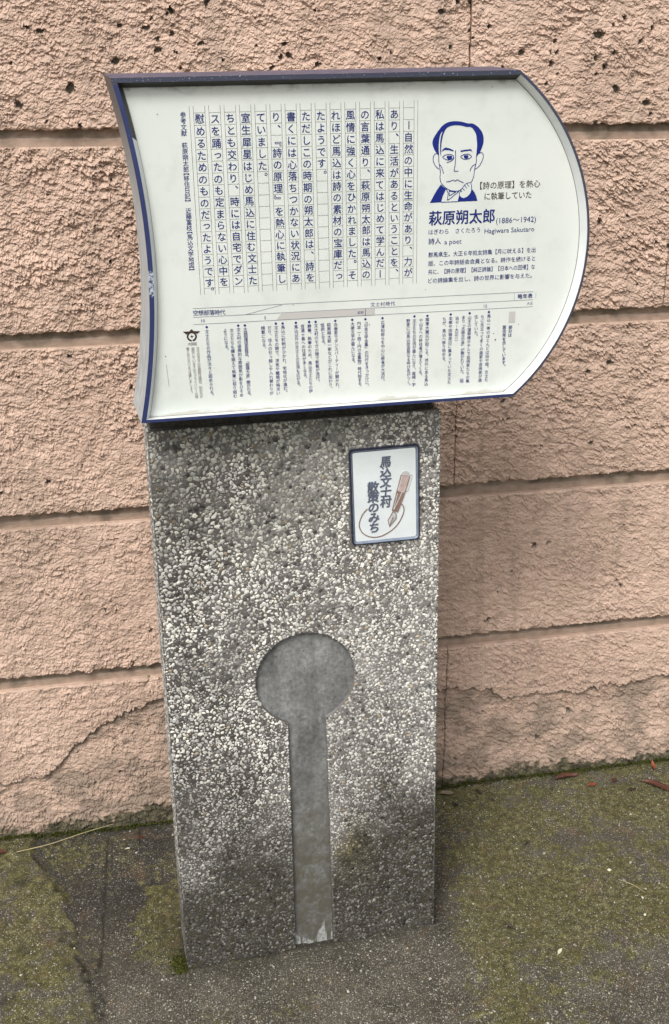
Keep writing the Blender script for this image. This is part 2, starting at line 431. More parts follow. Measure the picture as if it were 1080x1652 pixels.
MPALE = m_plain('pale_petal', (0.62, 0.60, 0.46), 0.6, 0, 0.3, 0.1, 90)
MMOSS = m_attr('moss_tuft', 'col', 0.9, 0.1, 600, 0.001, 0.5)

# ------------------------------------------------------------------ wall of large painted blocks
LINES = [1.8364, 1.4765, 1.1165, 0.7565, 0.3965]      # lower edges of the courses above each groove
GR = 0.031                                            # groove height
GEN = 0.0021
pit_pts = []
for _ in range(900):
    x = rng.uniform(-1.2, 0.75); z = rng.uniform(0.02, 1.9)
    dens = 1.0 if z > 1.5 else (0.55 if z > 1.1 else (0.35 if z > .4 else 0.6))
    if rng.random() < dens:
        r = (1.35 if z > 1.45 else 1.0) * float(np.clip(rng.lognormal(np.log(0.0021), 0.42), 0.0014, 0.0055))
        pit_pts.append((x, z, r, rng.uniform(0, np.pi), rng.uniform(1, 1.9)))
for x, z, r in ((-0.645, 1.585, .0075), (-0.57, 1.603, .007), (-0.66, 1.285, .005), (0.10, 1.60, .0085), (0.30, 1.66, .0065), (0.285, 1.60, .005), (0.295, 1.535, .009),
                (0.41, 1.555, .007), (0.165, 1.62, .006), (-0.10, 1.56, .008), (0.205, 1.10, .004), (0.19, .60, .009), (0.10, .93, .005), (0.33, 1.0, .009), (-0.79, 1.64, .005), (-0.83, 0.82, .008), (0.34, 1.30, .004)):
    pit_pts.append((x, z, r * 0.66, rng.uniform(0, np.pi), rng.uniform(1, 1.7)))

def relief(x, z):
    """outward relief in metres + masks (bare, moss, grime)"""
    # domain warp, stretched a little along the courses
    wx = fbm(x * 28, z * 34, 1, 2) * 0.0045; wz = fbm(x * 28, z * 34, 5, 2) * 0.0035
    X = x + wx; Z = z + wz + 0.22 * x
    big = fbm(x * 9, z * 13, 11, 3)
    w2, w2b = worley(X * 128 + 0.6 * pn(x * 330, z * 330, 24), Z * 165, 31)
    w3, w3b = worley(X * 235 + 0.5 * pn(x * 500, z * 500, 25), Z * 290, 33)
    f1_ = fbm(X * 44, Z * 66, 21, 4, 0.68)
    f2_ = fbm(X * 150, Z * 190, 27, 3, 0.75)
    f3_ = pn(x * 430, z * 430, 45) + 0.7 * pn(x * 760, z * 760, 46)
    patch = 0.6 + 0.6 * sst(-0.5, 0.6, fbm(x * 13, z * 16, 53, 3))
    coarse = 0.85 + 0.25 * fbm(x * 2.2, z * 2.2, 51, 2) + 0.40 * sst(1.12, 1.2, z) * sst(1.5, 1.42, z) + 0.15 * sst(0.8, .9, z) * sst(1.2, 1.1, z)
    coarse = coarse * (1 - 0.15 * sst(0.76, 0.72, z) * sst(0.42, 0.46, z)) * patch
    nub = np.clip(0.55 - w2, -.1, 1) * 0.0056 * sst(-.6, .5, pn(x * 60, z * 80, 57)) + np.clip(0.5 - w3, -.2, 1) * 0.0034
    h = 0.0026 * big + 1.15 * coarse * (0.0020 * np.tanh(2.2 * f1_) + 0.0008 * np.tanh(2.2 * f2_) + nub - 0.0012) + 0.00030 * f3_
    # the lowest course: paint and skin broken away below a ragged line
    lineL = np.interp(x, [-1.3, -0.995, -0.905, -0.848, -0.763, -0.70, -0.638, -0.4, -0.1, 0.0, 0.088, 0.165, 0.194, 0.30, 0.45, 0.7],
                      [0.12, 0.145, 0.140, 0.192, 0.268, 0.285, 0.316, 0.30, 0.28, 0.262, 0.251, 0.212, 0.225, 0.215, 0.225, 0.24])
    lineL = lineL + 0.012 * fbm(x * 34, z * 8, 61, 3)
    brk = sst(0.004, -0.004, z - lineL)
    h = h - brk * (0.0075 - 0.006 * sst(0.0, 0.09, lineL - z)) + brk * 0.0022 * pn(X * 70, Z * 110, 63)
    bare = np.zeros_like(x); grime_shade = np.zeros_like(x)
    band = sst(0.010, 0.002, np.abs(z - lineL + 0.004)) * sst(-0.2, 0.35, pn(x * 45, z * 45, 67))
    bare = np.maximum(bare, 0.85 * band)
    grime_shade = np.maximum(grime_shade, brk * np.clip(0.58 + 0.80 * fbm(x * 14, z * 14, 71, 4), 0.1, 0.95))
    # cavities hold dirt
    cav = sst(-0.0026, -0.0060, h + brk * 0.004)
    grime_shade = np.maximum(grime_shade, 0.45 * cav)
    grime_shade = np.maximum(grime_shade, 0.75 * sst(0.42, 0.75, fbm(x * 24, z * 28, 77, 3)) * (0.4 + 0.6 * brk))
    # uneven weathering: rain streaks under the grooves and duller patches
    stk = sst(0.15, 0.7, fbm(x * 26, z * 2.2, 83, 3)) * 0.30 + 0.22 * sst(0.0, 0.8, fbm(x * 3.1, z * 4.3, 85, 3))
    grime_shade = np.maximum(grime_shade, np.clip(stk, 0, 0.42))
    low = sst(0.42, 0.10, z + 0.05 * fbm(x * 8, z * 8, 87, 3))
    grime_shade = np.maximum(grime_shade, 0.30 * low)
    # pits
    for px, pz, r, th, el in pit_pts:
        m_ = (np.abs(x - px) < r * 3) & (np.abs(z - pz) < r * 3)
        if not m_.any(): continue
        dx = x[m_] - px; dz = z[m_] - pz
        u = (dx * math.cos(th) + dz * math.sin(th)) / el; v = -dx * math.sin(th) + dz * math.cos(th)
        d = np.sqrt(u * u + v * v) / r * (1 + 0.5 * pn(x[m_] * 300, z[m_] * 300, 81))
        k = sst(1.15, 0.7, d)
        h[m_] = h[m_] * (1 - k) - k * (0.007 + r)
        bare[m_] = np.maximum(bare[m_], k)
    # moss along the foot
    mz = 0.022 + 0.020 * fbm(x * 7, z * 3, 91, 3) + 0.018 * sst(-0.78, -0.66, x) * sst(-0.4, -0.62, x) - 0.004
    moss = sst(0.012, -0.006, z - mz + 0.016 * fbm(x * 60, z * 60, 95, 3))
    grime_shade = np.maximum(grime_shade, sst(0.09, 0.0, z - mz) * 0.55)
    # the post's soft shade, painted brown on the wall beside it
    grime_shade = np.maximum(grime_shade, 0.22 * sst(0.10, -0.05, x) * sst(-0.6, -0.1, x) * sst(1.15, 1.0, z))
    return h, bare, moss, grime_shade

wall = empty('block_wall', (0, 0, 0))
tag(wall, 'salmon painted wall of large rough blocks behind the grey information post', 'wall')

def block(x0, x1, z0, z1, fine=True):
    st = GEN if fine else 0.02
    nx = max(3, int(round((x1 - x0) / st)) + 1); nz = max(3, int(round((z1 - z0) / st)) + 1)
    xs = np.linspace(x0, x1, nx); zs = np.linspace(z0, z1, nz)
    X, Z = np.meshgrid(xs, zs)
    h, bare, moss, grime_shade = relief(X.copy(), Z.copy())
    # rounded, chipped arrises
    chip = 0.0025 * fbm(X * 55, Z * 55, 101, 3)
    de = np.minimum(Z - z0, z1 - Z) + chip
    ed = 1 - sst(-0.0015, 0.0028, de)
    dx = np.minimum(X - x0, x1 - X)
    ex_ = 1 - sst(0.0, 0.003, dx)
    y = -h * (1 - 0.5 * ed) + 0.0045 * ed ** 1.5 + 0.002 * ex_
    # bulging skin that droops: gives each lump an under-cut shadow line
    lump = np.clip(h, -0.004, 0.006)
    border = np.clip(np.minimum(np.minimum(Z - z0, z1 - Z), dx) / 0.008, 0, 1)
    Zd = Z - 0.60 * lump * border
    # the front edges wave a little as the paint skin has thickened and chipped
    Zd = Zd + (0.0032 * fbm(X * 48, Z * 0 + z0 * 7, 111, 4) - 0.0012) * np.clip(1 - (Z - z0) / 0.010, 0, 1)
    V = np.stack([X, y, Zd], -1).reshape(-1, 3)
    C = np.stack([bare, moss, grime_shade, np.ones_like(bare)], -1).reshape(-1, 4)
    Q = grid_quads(nx, nz)
    # returns into the joints
    i = np.arange(nx * nz).reshape(nz, nx)
    ring = np.concatenate([i[0, :], i[1:, -1], i[-1, -2::-1], i[-2:0:-1, 0]])
    nr = len(ring); n0 = len(V)
    B = V[ring].copy(); B[:, 1] = 0.040
    V = np.concatenate([V, B]); C = np.concatenate([C, C[ring]])
    k = np.arange(nr); k2 = (k + 1) % nr
    Q2 = np.stack([ring[k], n0 + k, n0 + k2, ring[k2]], -1)
    Q = np.concatenate([Q, Q2])
    me = mesh_np('block', V, Q, False)
    vcol(me, 'mask', C)
    return link('block', me, MW, wall)

TOPS = LINES[0]
rows = []
zt = 2.2
edges = [(1.4765, 1.8364 - GR + 0.0), (1.1165, 1.4765 - GR), (0.7565, 1.1165 - GR), (0.3965, 0.7565 - GR), (-0.04, 0.3965 - GR)]
for r, (z0, z1) in enumerate(edges):
    vj = [0.0] if r % 2 == 0 else ([0.437] if r == 1 else [-0.30])
    g = (0.0016, 0.0012, 0.0008, 0.0010, 0.0007)[r]
    xs = [-1.18] + vj + [0.80]
    for a, b_ in zip(xs[:-1], xs[1:]):
        block(a + (g if a in vj else 0), b_ - (g if b_ in vj else 0), z0, z1)
    # the rest of the wall, beyond what the picture shows
    for a in (-3.44, -2.31): block(a + .002, a + 1.126, z0, z1, False)
    for a in (0.804, 1.934): block(a, a + 1.126, z0, z1, False)
for z0, z1 in ((1.8364, 2.17),):
    for a in (-3.44, -2.31, -1.18, -0.05, 1.08, 2.21):
        block(a + .002, a + 1.126, z0, z1, False)

def mortar(zl, fine=True):
    """bed joint: rough recessed strip above, smooth sloping ledge below"""
    x0, x1 = -3.45, 3.35
    xs = np.concatenate([np.arange(x0, -1.2, 0.03), np.arange(-1.2, 0.82, 0.0025), np.arange(0.82, x1, 0.03)])
    zs = np.linspace(zl - GR - 0.006, zl + 0.006, 24)
    X, Z = np.meshgrid(xs, zs)
    t = (zl - Z) / GR                           # 0 at the upper edge, 1 at the lower
    br = 0.52 + 0.05 * fbm(X * 12, Z * 0 + zl * 5, 131, 3)
    step = sst(br - 0.06, br + 0.06, t)
    y = 0.0175 - 0.0035 * step
    y = y - 0.0022 * fbm(X * 60, Z * 90, 137, 4) * (1 - step) - 0.0007 * fbm(X * 25, Z * 60, 139, 3) * step
    y = y + 0.0035 * sst(0.03, 0.0, np.abs(t - br)) * sst(-0.1, 0.3, pn(X * 9, Z * 0, 143))
    dirt = (1 - step) * np.clip(0.5 + 0.9 * fbm(X * 10, Z * 30, 151, 4), 0, 1)
    dirt = np.maximum(dirt, 0.7 * sst(0.3, 0.6, fbm(X * 7, Z * 7, 157, 3)))
    if zl > 1.4: dirt = np.maximum(dirt, (1 - step) * sst(0.15, 0.28, X))
    V = np.stack([X, y, Z], -1).reshape(-1, 3)
    me = mesh_np('mortar_joint', V, grid_quads(len(xs), len(zs)), True)
    d = dirt.reshape(-1)
    vcol(me, 'mask', np.stack([d, d, d, np.ones_like(d)], -1))
    return link('mortar_joint', me, MM, wall)
for zl in LINES: mortar(zl)
# core of the wall behind the facing
core = mesh_py('wall_core', [(-3.44, .026, -.3), (3.33, .026, -.3), (3.33, .026, 2.168), (-3.44, .026, 2.168), (-3.44, .22, -.3), (3.33, .22, -.3), (3.33, .22, 2.168), (-3.44, .22, 2.168)],
               [[0, 1, 2, 3], [7, 6, 5, 4], [0, 4, 5, 1], [3, 2, 6, 7], [0, 3, 7, 4], [1, 5, 6, 2]])
link('wall_core', core, m_plain('joint_shadow_mortar', (0.05, 0.04, 0.033), 0.9, 0, 0.2), wall)

# ------------------------------------------------------------------ ground
def axis(a, b, st, lo, hi):
    out = [a]
    v = a; s = st
    left = []
    while v > lo:
        s *= 1.35; v -= s; left.append(max(v, lo))
    fine = list(np.arange(a, b + 1e-9, st))
    v = fine[-1]; s = st; right = []
    while v < hi:
        s *= 1.35; v += s; right.append(min(v, hi))
    return np.array(left[::-1] + fine + right)
gx = axis(-1.2, 0.85, 0.0042, -90, 90); gy = axis(-1.0, 0.02, 0.0042, -90, 90)
GX, GY = np.meshgrid(gx, gy)
def blob(x, y, cx, cy, rx, ry, s=0.5, seed=0):
    d = np.sqrt(((x - cx) / rx) ** 2 + ((y - cy) / ry) ** 2) + 0.45 * fbm(x * 16, y * 16, seed + 200, 4, .6)
    return sst(1 + s, 1 - s, d)
def ground_fields(x, y):
    f1 = fbm(x * 5, y * 5, 161, 4)
    lim = np.interp(y, [-0.7, -0.566, -0.369, -0.223, -0.13, -0.08], [-0.775, -0.792, -0.838, -0.862, -0.905, -0.935]) + 0.008 * fbm(x * 20, y * 20, 163, 3)
    left = sst(lim + 0.006, lim - 0.006, x)
    moss = 0.10 + 0.25 * f1
    moss = np.maximum(moss, left * (0.38 + 0.40 * fbm(x * 7, y * 7, 165, 3) + 0.42 * fbm(x * 20, y * 20, 168, 4, .6)))
    right = sst(-0.13, 0.0, x)
    moss = np.maximum(moss, right * (0.40 + 0.40 * fbm(x * 4.5, y * 4.5, 167, 3) + 0.42 * fbm(x * 20, y * 20, 168, 4, .6)))
    for i, (cx, cy, rx, ry, k) in enumerate([(-0.665, -0.33, .05, .10, .9), (0.08, -0.42, .13, .09, .75), (-0.06, -0.50, .05, .13, .7), (0.40, -0.15, .10, .07, .7),
                                             (0.11, -0.16, .07, .045, .8), (-0.92, -0.20, .05, .05, .75), (-0.10, -0.70, .06, .10, .7), (-0.6, -0.62, .05, .05, .6), (-0.46, -0.60, .03, .02, .6), (0.03, -0.25, .06, .05, .7)]):
        moss = np.maximum(moss, k * blob(x, y, cx, cy, rx, ry, .5, i))
    grey = blob(x, y, 0.28, -0.72, .28, .13, .45, 40)
    moss = moss * (1 - 0.8 * grey)
    mid = (1 - left) * sst(-0.05, -0.16, x) * sst(-0.43, -0.50, y)
    moss = moss * (1 - 0.65 * mid)
    slab = (1 - left) * sst(-0.60, -0.66, x) * sst(-0.5, -0.25, y)
    slab = np.maximum(slab * 0.9, 0.6 * (1 - left) * sst(-0.76, -0.80, x))
    spk = np.clip(0.50 + 0.4 * fbm(x * 8, y * 8, 171, 3) + 0.65 * mid + 0.5 * grey - 0.3 * slab, 0, 1)
    # cracks and joints
    def line(x0, y0, x1, y1, wdt, sd, jit=0.006):
        dx, dy = x1 - x0, y1 - y0; L = math.hypot(dx, dy); dx /= L; dy /= L
        s = (x - x0) * dx + (y - y0) * dy
        d = -(x - x0) * dy + (y - y0) * dx + jit * fbm(x * 30, y * 30, sd, 3)
        return sst(wdt, wdt * 0.3, np.abs(d)) * sst(-0.01, 0.01, s) * sst(L + 0.01, L - 0.01, s)
    cr = line(-0.777, -0.03, -0.792, -0.42, 0.0035, 301, 0.002)
    cr = np.maximum(cr, line(-0.845, -0.33, -0.80, -0.58, 0.007, 303, 0.012) * sst(-0.25, 0.2, fbm(x * 40, y * 40, 305, 2)))
    cr = np.maximum(cr, line(-0.80, -0.40, -0.775, -0.70, 0.006, 307, 0.010) * sst(-0.15, 0.25, fbm(x * 40, y * 40, 309, 2)))
    cr = np.maximum(cr, line(-0.707, -0.02, -0.708, -0.078, 0.004, 311, 0.001))
    cr = np.maximum(cr, sst(0.010, 0.006, np.hypot(x - 0.008, (y + 0.075) * 0.8)))
    cr = np.maximum(cr, 0.75 * sst(0.45, 0.62, fbm(x * 22, y * 22, 313, 3)) * (0.5 * left + 0.25))
    # darker line at the wall foot and post foot
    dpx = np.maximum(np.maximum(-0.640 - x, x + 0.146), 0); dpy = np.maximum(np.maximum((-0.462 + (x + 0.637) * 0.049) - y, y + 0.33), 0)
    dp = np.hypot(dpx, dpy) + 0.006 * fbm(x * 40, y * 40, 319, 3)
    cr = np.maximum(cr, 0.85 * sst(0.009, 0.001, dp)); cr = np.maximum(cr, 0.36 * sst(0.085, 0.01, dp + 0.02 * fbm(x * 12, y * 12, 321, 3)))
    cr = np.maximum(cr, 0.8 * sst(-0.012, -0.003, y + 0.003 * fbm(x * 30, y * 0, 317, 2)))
    z = 0.0030 * fbm(x * 10, y * 10, 181, 3) + 0.0016 * fbm(x * 45, y * 45, 183, 3) + 0.0011 * pn(x * 110, y * 110, 187)
    z = z + 0.004 * left - 0.004 * np.clip(cr - 0.4, 0, 1) + 0.006 * blob(x, y, -0.95, -0.045, .12, .025, .3, 50) - 0.003 * slab
    near = sst(3.0, 1.2, np.abs(x)) * sst(-3.0, -1.2, y)
    z = z * near
    return z, np.clip(moss, 0, 1), np.clip(slab, 0, 1), spk, np.clip(cr, 0, 1)
gz, gm, gs, gk, gc = ground_fields(GX, GY)
me = mesh_np('ground', np.stack([GX, GY, gz], -1).reshape(-1, 3), grid_quads(len(gx), len(gy)), True)
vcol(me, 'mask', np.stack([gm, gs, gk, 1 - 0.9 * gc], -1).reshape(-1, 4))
ground = link('ground', me, MG)
tag(ground, 'mossy stained concrete pavement at the foot of the wall', None, None, 'structure')

# ------------------------------------------------------------------ scattered chip meshes
def ico():
    t = (1 + 5 ** .5) / 2
    v = np.array([(-1, t, 0), (1, t, 0), (-1, -t, 0), (1, -t, 0), (0, -1, t), (0, 1, t), (0, -1, -t), (0, 1, -t), (t, 0, -1), (t, 0, 1), (-t, 0, -1), (-t, 0, 1)], float)
    v /= np.linalg.norm(v[0])
    f = np.array([(0, 11, 5), (0, 5, 1), (0, 1, 7), (0, 7, 10), (0, 10, 11), (1, 5, 9), (5, 11, 4), (11, 10, 2), (10, 7, 6), (7, 1, 8), (3, 9, 4), (3, 4, 2), (3, 2, 6), (3, 6, 8), (3, 8, 9), (4, 9, 5), (2, 4, 11), (6, 2, 10), (8, 6, 7), (9, 8, 1)])
    return v, f
def chips(name, P, rad, cols, plane='xz', flat=0.62, lift=0.1, parent=None, mat=None, jit=0.30):
    v, f = ico(); n = len(P)
    J = 1 + jit * rng.uniform(-1, 1, (n, 12, 1))
    W = v[None] * J
    # random rotation
    q = rng.normal(size=(n, 4)); q /= np.linalg.norm(q, axis=1, keepdims=True)
    a, b_, c_, d_ = q.T
    R = np.stack([1 - 2 * (c_ * c_ + d_ * d_), 2 * (b_ * c_ - a * d_), 2 * (b_ * d_ + a * c_), 2 * (b_ * c_ + a * d_), 1 - 2 * (b_ * b_ + d_ * d_), 2 * (c_ * d_ - a * b_), 2 * (b_ * d_ - a * c_), 2 * (c_ * d_ + a * b_), 1 - 2 * (b_ * b_ + c_ * c_)], -1).reshape(n, 3, 3)
    W = np.einsum('nij,nkj->nki', R, W)
    # flatten against the face, stretch in the face
    th = rng.uniform(0, np.pi, n); el = rng.uniform(0.62, 1.0, n)
    e1 = W[..., 0] * 1.0; e2 = W[..., 2] * el[:, None]; e3 = W[..., 1] * flat
    X = (e1 * np.cos(th)[:, None] - e2 * np.sin(th)[:, None]) * rad[:, None]
    Z = (e1 * np.sin(th)[:, None] + e2 * np.cos(th)[:, None]) * rad[:, None]
    Y = e3 * rad[:, None]
    if plane == 'xz':
        V = np.stack([P[:, 0:1] + X, P[:, 1:2] + Y - lift * rad[:, None], P[:, 2:3] + Z], -1)
    elif plane == 'yz':
        V = np.stack([P[:, 0:1] + Y * np.sign(P[:, 3:4]) + lift * rad[:, None] * np.sign(P[:, 3:4]), P[:, 1:2] + X, P[:, 2:3] + Z], -1)
    else:
        V = np.stack([P[:, 0:1] + X, P[:, 1:2] + Z, P[:, 2:3] + Y + lift * rad[:, None]], -1)
    F = (f[None] + 12 * np.arange(n)[:, None, None]).reshape(-1, 3)
    me = mesh_np(name, V.reshape(-1, 3), F, False)
    vcol(me, 'col', np.repeat(cols, 12, 0))
    o = link(name, me, mat, parent)
    return o
def pack(x0, x1, z0, z1, sizes, scale_fn, ok_fn, gap=0.86):
    cell = 0.012; grid = {}; out = []
    for s in sizes:
        x = random.uniform(x0, x1); z = random.uniform(z0, z1)
        r = s * scale_fn(x, z)
        if not ok_fn(x, z, r): continue
        i, k = int(x / cell + 1000), int(z / cell + 1000); good = True
        for a in (-1, 0, 1):
            for b_ in (-1, 0, 1):
                for (px, pz, pr) in grid.get((i + a, k + b_), ()):
                    dd = (px - x) ** 2 + (pz - z) ** 2
                    if dd < ((pr + r) * gap) ** 2: good = False; break
                if not good: break
            if not good: break
        if good:
            grid.setdefault((i, k), []).append((x, z, r)); out.append((x, z, r))
    return np.array(out)

# ------------------------------------------------------------------ information post
PB = Matrix(((0.9994, -0.0341, -0.0072, -0.3912), (0.0343, 0.9987, 0.0363, -0.4501), (0.0059, -0.0366, 0.9993, 0.0), (0, 0, 0, 1)))
PB3 = PB.to_3x3(); qx = PB3.to_quaternion()
post = empty('information_post', (-0.3912, -0.4501, 0.0))
post.rotation_mode = 'QUATERNION'; post.rotation_quaternion = qx
tag(post, 'pebble faced concrete information post carrying a white curved sign board', 'information post')
PW, PH, PD = 0.4854, 1.0407, 0.115
FT = 0.009         # thickness of the pebble facing = depth of the keyhole recess
hw = PW / 2
# keyhole outline
KC, KR = (0.0, 0.572), 0.0893
sl_, sr_ = 0.0340, 0.0352
a_r = math.atan2(-math.sqrt(KR ** 2 - sr_ ** 2), sr_); a_l = math.atan2(-math.sqrt(KR ** 2 - sl_ ** 2), -sl_)
arc = []
A0 = a_r; A1 = a_l + 2 * math.pi
for i in range(65):
    a = A0 + (A1 - A0) * i / 64
    arc.append((KC[0] + KR * math.cos(a), KC[1] + KR * math.sin(a)))
zb = -0.05
outline = [(-hw, zb), (-0.0352, zb)] + arc[::-1] + [(0.0405, zb), (hw, zb), (hw, PH), (-hw, PH)]
def stain_col(x, z):
    """cement colour over the face: darker dirty left, paler right, brown-green foot"""
    x = np.asarray(x, float); z = np.asarray(z, float)
    f = fbm(x * 6, z * 5, 211, 4); f2 = fbm(x * 22, z * 22, 217, 3)
    L = np.clip(0.5 + (x + 0.02) * 2.2 + 0.55 * f, 0, 1)
    base = np.array([0.085, 0.076, 0.068])[None] * (1 - L[:, None]) + np.array([0.225, 0.212, 0.198])[None] * L[:, None]
    foot = np.clip(0.35 * sst(0.50, 0.2, z + 0.09 * f) + 0.75 * sst(0.33, 0.12, z + 0.07 * f + 0.03 * f2 - 0.05 * sst(0.0, 0.1, x)), 0, 1)[:, None]
    base = base * (1 - foot) + np.array([0.056, 0.049, 0.034])[None] * foot
    top = (sst(0.99, 1.03, z) * 0.3 * sst(0.2, 0.0, x))[:, None]
    base = base * (1 - top) + np.array([0.06, 0.058, 0.045])[None] * top
    return base * (1 + 0.25 * f2)[:, None], foot[:, 0]
# matrix facing as a fine grid clipped to the keyhole (small steps keep stains on the mesh)
st = 0.004
xs = np.unique(np.round(np.concatenate([np.linspace(-hw, hw, 122)]), 5)); zs = np.linspace(zb, PH, 270)
X, Z = np.meshgrid(xs, zs)
Y = 0.0008 * fbm(X * 90, Z * 90, 221, 3)
de = np.minimum(np.minimum(X + hw, hw - X), PH - Z)
Y = Y + 0.003 * sst(0.004, 0.0, de)
Vg = np.stack([X, Y, Z], -1).reshape(-1, 3)
Qg = grid_quads(len(xs), len(zs))
cx = Vg[Qg][:, :, 0].mean(1); cz = Vg[Qg][:, :, 2].mean(1)
def in_key(x, z, m=0.0):
    sr = 0.0352 + (0.0405 - 0.0352) * np.clip((0.49 - z) / 0.54, 0, 1)
    return (np.hypot(x - KC[0], z - KC[1]) < KR + m) | ((z < KC[1]) & (x > -(0.0345 + m)) & (x < sr + m))
inside = in_key(Vg[Qg][:, :, 0], Vg[Qg][:, :, 2], 0.0005).any(1)
# smooth facing plate gives the clean cut of the keyhole; the grid skin sits 1 mm proud of it
plate = extrude_poly('pebble_facing', outline, 0.0012, FT + 0.0005)
vx = np.array([v.co[:] for v in plate.vertices])
cc, _ = stain_col(vx[:, 0], vx[:, 2]); vcol(plate, 'col', cc * 0.9 + 0.02)
facing = link('pebble_facing', plate, MMX, post)
keep = ~inside
me = mesh_np('cement_skin', Vg, Qg[keep], True)
cc, _ = stain_col(Vg[:, 0], Vg[:, 2]); vcol(me, 'col', cc)
link('cement_skin', me, MMX, facing)
# body behind the facing: its front is the floor of the keyhole
body = extrude_poly('post_body', [(-hw, zb), (hw, zb), (hw, PH - .001), (-hw, PH - .001)], FT + 0.0005, PD)
link('post_body', body, MREC, post)
# chips
def sc(x, z):
    s = 1.0 + 0.28 * max(0.0, min(1.0, (z - 0.62) / 0.35)) * max(0.0, min(1.0, (0.14 - x) / 0.3))
    return s * (0.95 if z > .4 else 0.85)
PLX0, PLX1, PLZ0, PLZ1 = 0.083, 0.206, 0.8155, 0.9855
def ok(x, z, r):
    if abs(x) > hw - r * 0.95 or z > PH - r * 0.6: return False
    if PLX0 - r * .6 < x < PLX1 + r * .6 and PLZ0 - r * .6 < z < PLZ1 + r * .6: return False
    return not bool(in_key(x, z, r * 0.75))
sz = np.sort(np.clip(rng.lognormal(np.log(0.00172), 0.42, 170000), 0.0008, 0.0042))[::-1]
sz = np.concatenate([sz[:200], rng.permutation(sz[200:2500]), np.sort(rng.permutation(sz[2500:]))[::-1]])
pk = pack(-hw, hw, -0.01, PH, sz, sc, ok, 0.78)
n = len(pk); print('chips', n)
_, foot = stain_col(pk[:, 0], pk[:, 1])
pal = np.array([(0.80, 0.775, 0.70), (0.66, 0.65, 0.61), (0.52, 0.51, 0.47), (0.36, 0.355, 0.335), (0.20, 0.195, 0.185), (0.42, 0.35, 0.25), (0.09, 0.085, 0.08)])
pi = rng.choice(len(pal), n, p=[0.28, 0.25, 0.18, 0.13, 0.07, 0.02, 0.07])
cl = pal[pi] * rng.uniform(0.85, 1.1, (n, 1))
cl = cl * (1 - 0.95 * foot[:, None] * rng.uniform(0.72, 1.0, (n, 1)))
cl = cl * (1.0 - 0.22 * sst(0.0, 0.5, fbm(pk[:, 0] * 5, pk[:, 1] * 4, 239, 3) - pk[:, 0] * 1.2)[:, None])
f = fbm(pk[:, 0] * 6, pk[:, 1] * 5, 211, 4)
lich = sst(0.0, 0.5, 0.2 - pk[:, 0] * 1.6 + 0.5 * f) * sst(0.72, 0.92, pk[:, 1])
cl = cl * (1 - 0.36 * lich[:, None]) * np.where(lich[:, None] > .3, np.array([[0.99, 1.0, 0.96]]), 1.0)
dk = sst(0.25, 0.6, fbm(pk[:, 0] * 9, pk[:, 1] * 6, 231, 3)) * sst(0.05, -0.1, pk[:, 0])
cl = cl * (1 - 0.35 * dk[:, None])
yel = sst(0.07, 0.0, np.hypot((pk[:, 0] - 0.07) * 1.0, (pk[:, 1] - 0.20) * 0.6) + 0.03 * f)
cl = cl * (1 - 0.35 * yel[:, None] * np.array([[0.6, 0.9, 2.2]]))
P3 = np.stack([pk[:, 0], np.full(n, 0.0004), pk[:, 1]], -1)
o = chips('stone_chips', P3, pk[:, 2] * 1.12, np.clip(cl, 0.01, 1), 'xz', 0.40, 0.0, facing, MCH, 0.44)
o['kind'] = 'stuff'
# chips on the flanks
for sgn in (-1, 1):
    pk2 = pack(0.004, PD - .004, 0, PH, sz[1000:16000], lambda a, b_: 1.15, lambda a, b_, r: True, 0.86)
    n2 = len(pk2)
    c2 = pal[rng.choice(len(pal), n2, p=[0.2, 0.25, 0.2, 0.15, 0.12, 0.03, 0.05])] * rng.uniform(0.8, 1.05, (n2, 1))
    c2 = c2 * (1 - 0.75 * sst(0.3, 0.05, pk2[:, 1]))[:, None]
    P4 = np.stack([np.full(n2, sgn * hw), pk2[:, 0], pk2[:, 1], np.full(n2, float(sgn))], -1)
    o = chips('flank_chips', P4, pk2[:, 2], c2, 'yz', 0.4, -0.25, facing, MCH); o['kind'] = 'stuff'
# mounting block on top
mb = extrude_poly('mounting_block', [(-0.238, PH - .002), (0.236, PH - .002), (0.228, PH + 0.034), (-0.234, PH + 0.034)], 0.018, 0.11)
bevel(link('mounting_block', mb, MDARK, post), 0.003)

